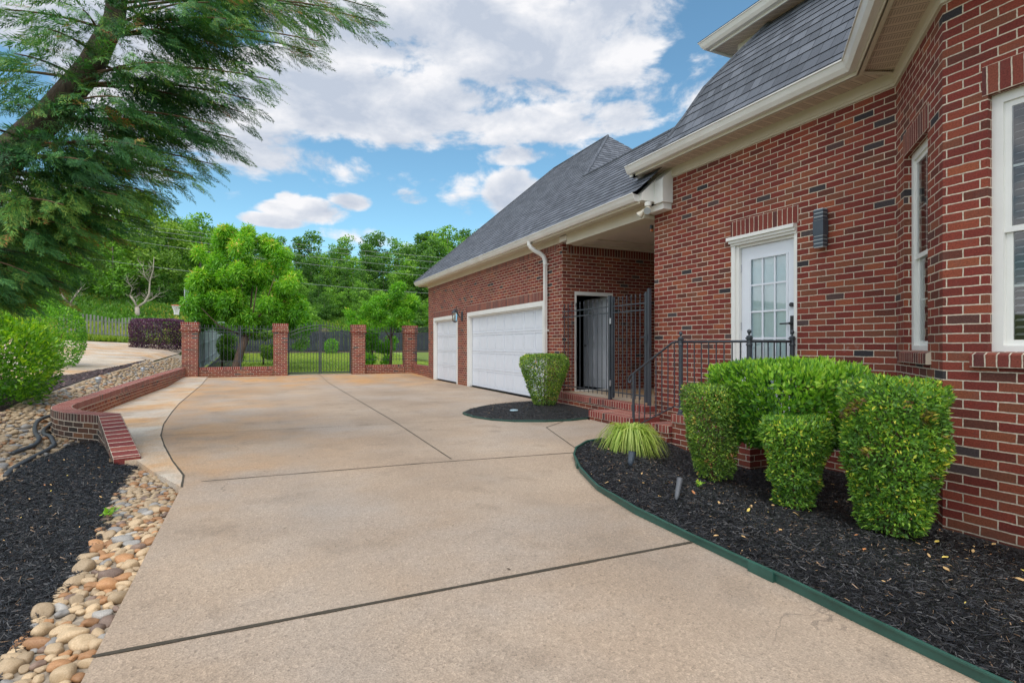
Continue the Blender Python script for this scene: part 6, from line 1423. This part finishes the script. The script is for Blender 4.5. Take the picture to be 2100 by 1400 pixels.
# ------------------------------------------------------------------ overhanging cypress on the left
def cypress():
    r = np.random.default_rng(91); PX = lambda px, py, t_: Vector((*bearing(px, t_), CAMZ+(708-py)/1100*t_))
    base = Vector((-4.1, 6.6, g1(-4.1, 6.6)-.1)); t = thing('cypress_tree', 'feathery overhanging cypress with drooping green sprays at the upper left', 'tree', base)
    trunk = [base, PX(-260, 640, 5.6), PX(-110, 480, 5.6), PX(0, 335, 5.6), PX(105, 235, 5.7), PX(185, 140, 5.8), PX(235, 40, 5.9), PX(250, -80, 6.0), PX(300, -400, 6.1), PX(330, -800, 6.3)]
    mb = MB(); mb.tube(trunk, [.24, .22, .20, .165, .14, .125, .10, .09, .06, .02], 12); mb.build('trunk', M['bark_dark'], t, smooth=True)
    tips = [(775,45,6.0),(760,15,6.2),(655,85,5.7),(640,105,5.9),(700,20,5.6),(560,165,5.6),(515,205,5.8),(500,232,6.1),(440,255,5.5),(485,285,5.7),(482,300,6.0),(440,338,5.8),(395,362,5.6),(322,400,5.7),(325,412,6.1),(300,452,5.9),(255,455,5.6),
            (225,480,5.8),(200,520,6.0),(170,550,5.7),(130,580,5.9),(100,600,5.6),(60,610,6.0),(20,605,5.6),(-40,590,5.8),(30,560,5.3),(350,130,5.0),(250,200,4.9),(300,300,4.9),(180,330,4.8),(130,420,4.8),(80,480,5.0),(60,560,5.1),(0,570,4.9),(160,470,5.2),(240,400,5.1),(370,220,6.6),(420,120,6.8),(320,60,5.2),(480,40,5.3),(560,20,6.5),(430,5,5.1),(230,290,6.8),(120,300,5.0),(60,200,4.9),(30,110,5.0),(100,60,5.1),(10,20,5.2),(170,20,5.0),(-60,260,5.0),(-80,420,5.1),(40,400,6.6),(110,500,6.7),(190,430,6.6),(290,360,6.5),(-60,500,6.4),(620,-30,6.0),(480,-60,5.8),(330,-90,5.6),(150,-80,5.4),(30,-60,5.4),(-120,150,5.4)]
    tr = [Vector(p) for p in trunk]
    def on_trunk(f): f *= (len(tr)-1); i = min(int(f), len(tr)-2); return tr[i].lerp(tr[i+1], f-i)
    # one flat feathery spray: axis 1 long, side twigs with scale leaves
    def spray(seed):
        q = np.random.default_rng(seed); Q = []; S = 12
        def needle(p, d, l, w_): 
            n = np.array([d[1], -d[0], 0]); Q.append([p-n*w_*.25, p+d*l*.35-n*w_*.6, p+d*l, p+d*l*.35+n*w_*.6])
        for i in range(S):
            s = (i+.5)/S; p = np.array([s, 0, -.10*s*s]); L_ = .36*(1-s)**.75+.05
            for sg in (-1, 1):
                an = sg*q.uniform(.35, .62); d = np.array([math.cos(an), math.sin(an), q.normal(0, .12)]); m_ = max(2, int(L_/.06))
                for j in range(m_):
                    pp = p+d*L_*(j/m_); pp[2] -= .10*(j/m_)*L_
                    a2 = an+q.choice((-1, 1))*q.uniform(.2, .5); d2 = np.array([math.cos(a2), math.sin(a2), q.normal(0, .25)-.15]); needle(pp, d2, q.uniform(.08, .14), .017)
                needle(p+d*L_*.35, d, L_*.8, .016)
        needle(np.array([.9, 0, -.08]), np.array([1., 0, 0]), .16, .03)
        return np.array(Q)
    SP = [spray(i) for i in range(6)]; VV, RV = [], []
    def put(p, d, up, sc, v):
        d = Vector(d).normalized(); s_ = d.cross(up); s_ = s_.normalized() if s_.length > 1e-4 else Vector((1, 0, 0)); u_ = s_.cross(d)
        Rm = np.array([d[:], s_[:], u_[:]]); q = SP[r.integers(6)]; VV.append((q@Rm)*sc+np.array(p[:])); RV.append(np.clip(v+.13*r.normal(size=len(q)), 0, 1 if v > .85 else .90))
    nb = 0
    for (tx, ty, tt) in tips:
        T = PX(tx, ty, tt)
        # start on the trunk a little above the tip
        bestf = min(np.linspace(.12, .95, 60), key=lambda f: abs((on_trunk(f)-T).length-(.9+.15*abs(tt-5.7)))+max(0, T.z-on_trunk(f).z)*.5+abs(on_trunk(f).z-(T.z+.15))*.9)
        A = on_trunk(bestf); ln_ = (T-A).length; mid = A.lerp(T, .5)+Vector((0, 0, .10*ln_)); pts = [A.lerp(mid, k/6).lerp(mid.lerp(T, k/6), k/6) for k in range(7)]
        mb = MB(); mb.tube(pts, [.015*(1-k/7)+.003 for k in range(7)], 6); mb.build('branch', M['twig'], t, smooth=True)
        d = (pts[-1]-pts[-2]).normalized(); tone = r.uniform(.35, .75)+(.15 if ty > 380 and tx < 250 else 0)
        steps = max(6, int(ln_/(.15 if ty < 200 and tx < 420 else .12)))
        for k in range(steps):
            f = .12+.88*(k+1)/steps; x = f*6; i = min(int(x), 5); p = pts[i].lerp(pts[i+1], x-i); dd = (pts[i+1]-pts[i]).normalized(); side = dd.cross(Vector((0, 0, 1))).normalized()
            reach = (.42*(1-f)+.17)*min(1.15, ln_/1.2+.35)
            for sg in (-1, 1):
                for _ in range(1 if r.uniform() < .45 else 2):
                    dv = dd*r.uniform(.9, 1.5)+side*sg*r.uniform(.2, .9)+Vector((0, 0, r.uniform(-.85, .05))); upv = Vector((r.normal()*.7, r.normal()*.7, 1)); q0 = p+side*sg*reach*r.uniform(0, .6)+Vector((0, 0, r.uniform(-.12, .06)))
                    put(q0, dv, upv, reach*r.uniform(.75, 1.25), (r.uniform(.86, 1) if r.uniform() < (.07 if (tx < 260 or ty < 100) else .015) else float(np.clip(tone+r.normal()*.17, 0, .74))))
        for q_ in range(5): put(T-d*(.05+.07*q_), d+Vector((r.normal()*.2, r.normal()*.2, -.15-.1*(q_ % 2))), Vector((r.normal()*.4, r.normal()*.4, 1)), .24, tone)
    for f in np.linspace(.30, .98, 45):
        p = on_trunk(f); a = r.uniform(0, 6.28); dv = Vector((math.cos(a), math.sin(a), r.uniform(-.3, .5))); put(p+dv*.08, dv, Vector((r.normal()*.5, r.normal()*.5, 1)), r.uniform(.25, .42), r.uniform(.3, .8))
    V = np.concatenate(VV); RVc = np.concatenate(RV); quads_mesh('crown', V, RVc, LF['cypress'], t); print('cypress quads', len(V))
cypress()

# ------------------------------------------------------------------ fences beyond
def board_fence(pts, ztop, label, mt, bw=.10, gap=.012, alt=True, zlow=.05, name='board_fence', group=None):
    t = thing(name, label, 'fence', (*pts[0], g1(*pts[0])), group); P = resample(pts, 2.4, closed=False); n = 0; mb = MB(); Ltot = 0
    for i in range(len(pts)-1):
        f = Fr(pts[i], pts[i+1]); s_ = 0
        while s_ < f.L-bw:
            x, y, _ = f.p(s_, 0, 0); z = g1(x, y); h = ztop(Ltot+s_); off = (.03 if alt and n % 2 else 0); mb.box((s_, off, z+zlow), (s_+bw, off+.02, z+h), f.m); s_ += bw+gap; n += 1
        Ltot += f.L
    mb.build('boards', mt, t)
    for p in P: mb = MB(); z = g1(*p[:2]); mb.box((p[0]-.05, p[1]+.06, z-.2), (p[0]+.05, p[1]+.16, z+1.2)); mb.build('post', mt, t)
    for hh in (.35, 1.05):
        mb = MB(); L_ = resample(pts, 1.2, closed=False)
        mb.tube([(p[0], p[1]+.04, g1(*p[:2])+hh) for p in L_], .03, 4); mb.build('rail', mt, t)
    return t
M['blackboard'] = plain('black_stained_boards', (.030, .040, .048), .7, .35, 3); M['greyboard'] = plain('weathered_grey_boards', (.17, .18, .15), .85, .35, 3); M['paleboard'] = plain('pale_blue_grey_boards', (.33, .38, .39), .8, .25, 3)
board_fence([(-2.25, 39.3), (13, 39.8)], lambda s: 1.50-.13*math.sin((s % 2.44)/2.44*math.pi), 'black board fence with scalloped top across the back of the lawn', M['blackboard'], .135, .02, name='board_fence')
a_ = bearing(120, 29.5); b_ = bearing(300, 30.5)
board_fence([a_, bearing(215, 30.5), bearing(330, 31.0)], lambda s: 1.22+.16*math.sin((s % 2.44)/2.44*math.pi), 'weathered grey picket fence at the far edge of the pale drive', M['greyboard'], .085, .085, False, name='picket_fence')
board_fence([(-2.25, 22.7), (-2.25, 30.5), (-2.25, 39.2)], lambda s: 1.95, 'pale blue grey board fence running back from the end pillar', M['paleboard'], .14, .008, name='board_fence')

# ------------------------------------------------------------------ basketball hoop, power lines
hx, hy = bearing(362, 28.5); hz_ = CAMZ+(708-626)/1100*28.5
t = thing('basketball_hoop', 'orange basketball rim with white net over the purple hedge', 'basketball hoop', (hx+.9, hy+.2, g1(hx+.9, hy)))
M['orange'] = plain('orange_rim_paint', (.55, .13, .04), .4); M['net'] = plain('white_net_cord', (.75, .75, .74), .7)
ring = lambda rr_, z, n=22: [(hx+rr_*math.cos(2*math.pi*i/n), hy+rr_*math.sin(2*math.pi*i/n), z) for i in range(n+1)]
mb = MB(); mb.tube(ring(.23, hz_), .017, 6); mb.build('rim', M['orange'], t)
mb = MB()
for i in range(14):
    for sg in (-1, 1):
        mb.tube([(hx+rr_*math.cos(2*math.pi*(i+sg*s)/14), hy+rr_*math.sin(2*math.pi*(i+sg*s)/14), hz_-zz_) for rr_, s, zz_ in ((.23, 0, 0), (.19, .5, .12), (.14, 1, .25), (.11, 1.5, .40), (.12, 2, .50))], .007, 4)
mb.build('net', M['net'], t)
mb = MB(); ex, ey = hx+.95, hy+.25; mb.tube([(hx+.2, hy+.05, hz_+.02), (hx+.42, hy+.1, hz_+.02)], .04, 6); mb.build('rim_bracket', M['orange'], t)
mb = MB(); mb.box((hx+.42, hy-.65, hz_-.1), (hx+.46, hy+.95, hz_+.9)); mb.build('backboard', plain('clear_grey_backboard', (.35, .38, .40), .3), t)
mb = MB(); mb.tube([(hx+.46, hy+.1, hz_+.2), (ex, ey, hz_+.1), (ex+.05, ey, hz_-.4)], .05, 6); mb.tube([(ex+.05, ey, hz_-.2), (ex+.05, ey, g1(ex, ey)-.2)], .055, 8); mb.build('pole', M['iron'], t)
M['wire'] = plain('grey_power_cable', (.30, .31, .33), .5)
for i, (x0, y0, x1, y1) in enumerate(((328, 467, 900, 531), (357, 478.6, 900, 541), (430, 499, 888, 554), (450, 518, 866, 567), (450, 562, 843, 601))):
    sl = (y1-y0)/(x1-x0); A = bearing(x0-420, 40); B = bearing(x1+260, 40); zA = CAMZ+(708-(y0-sl*420))/1100*40; zB = CAMZ+(708-(y1+sl*260))/1100*40
    pts = []
    for k in range(33): f = k/32; pts.append((A[0]+(B[0]-A[0])*f, A[1]+(B[1]-A[1])*f, zA+(zB-zA)*f-.5*math.sin(f*math.pi)+.42))
    mb = MB(); mb.tube(pts, .011, 4); o = mb.build('power_line', M['wire'], None)
    tag(o, '%s power line crossing in front of the wooded hill' % ('topmost', 'second highest', 'middle', 'second lowest', 'lowest')[i], 'power line', 'power lines across the wooded hill')
# low weeds sprouting in the mulch
def sprout(x, y, z, s_, lf, label, n=14):
    r = np.random.default_rng(int(abs(x)*100)); P = np.tile(np.array([[x, y, z]]), (n, 1))+r.normal(0, s_*.25, (n, 3))*[1, 1, .3]; P[:, 2] += s_*r.uniform(0, .8, n); D = r.normal(0, 1, (n, 3)); D[:, 2] = abs(D[:, 2])*.6+.3
    V = leaf_quads(P, D, r.normal(0, .4, (n, 3))+[0, 0, 1], np.full(n, s_), np.full(n, s_*.5), r); t = thing('weed_sprout', label, 'weed', (x, y, z)); quads_mesh('leaves', V, r.uniform(.3, .9, n), lf, t)
    mb = MB(); mb.tube([(x, y, z-.02), (x, y, z+s_*.8)], .002, 5); mb.build('stem', M['twig'], t)
sprout(3.37, 3.47, float(bedz(3.37, 3.47))+.01, .05, LF['nandina'], 'tiny green weed sprouting in front of the tall narrow bush')
sprout(-1.02, 4.75, -.04, .06, LF['hedge'], 'small green weed between the black mulch and the cobbles')
# leafy branch reaching in at the right edge
def edge_bush():
    r = np.random.default_rng(5); c = np.array([4.02, 1.30]); n = 900; th = r.uniform(0, 6.28, n); z = r.uniform(.3, 1.02, n); P = np.stack([c[0]+.2*np.cos(th)*r.uniform(.2, 1, n), c[1]+.2*np.sin(th)*r.uniform(.2, 1, n), z], 1)
    D = np.stack([np.cos(th), np.sin(th), r.normal(.1, .5, n)], 1); V = leaf_quads(P, D, r.normal(0, .5, (n, 3))+[0, 0, 1], np.full(n, .055), np.full(n, .022), r); t = thing('leafy_shrub', 'loose green shrub just reaching in at the right edge by the bay wall', 'shrub', (*c, -.1)); quads_mesh('foliage', V, r.uniform(.4, .93, n), LF['nandina'], t)
    for k in range(6): a = k*1.05; mb = MB(); mb.tube([(c[0], c[1], -.1), (c[0]+.07*math.cos(a), c[1]+.07*math.sin(a), .5), (c[0]+.15*math.cos(a), c[1]+.15*math.sin(a), .95)], [.008, .006, .003], 6); mb.build('stem', M['twig'], t)
edge_bush()
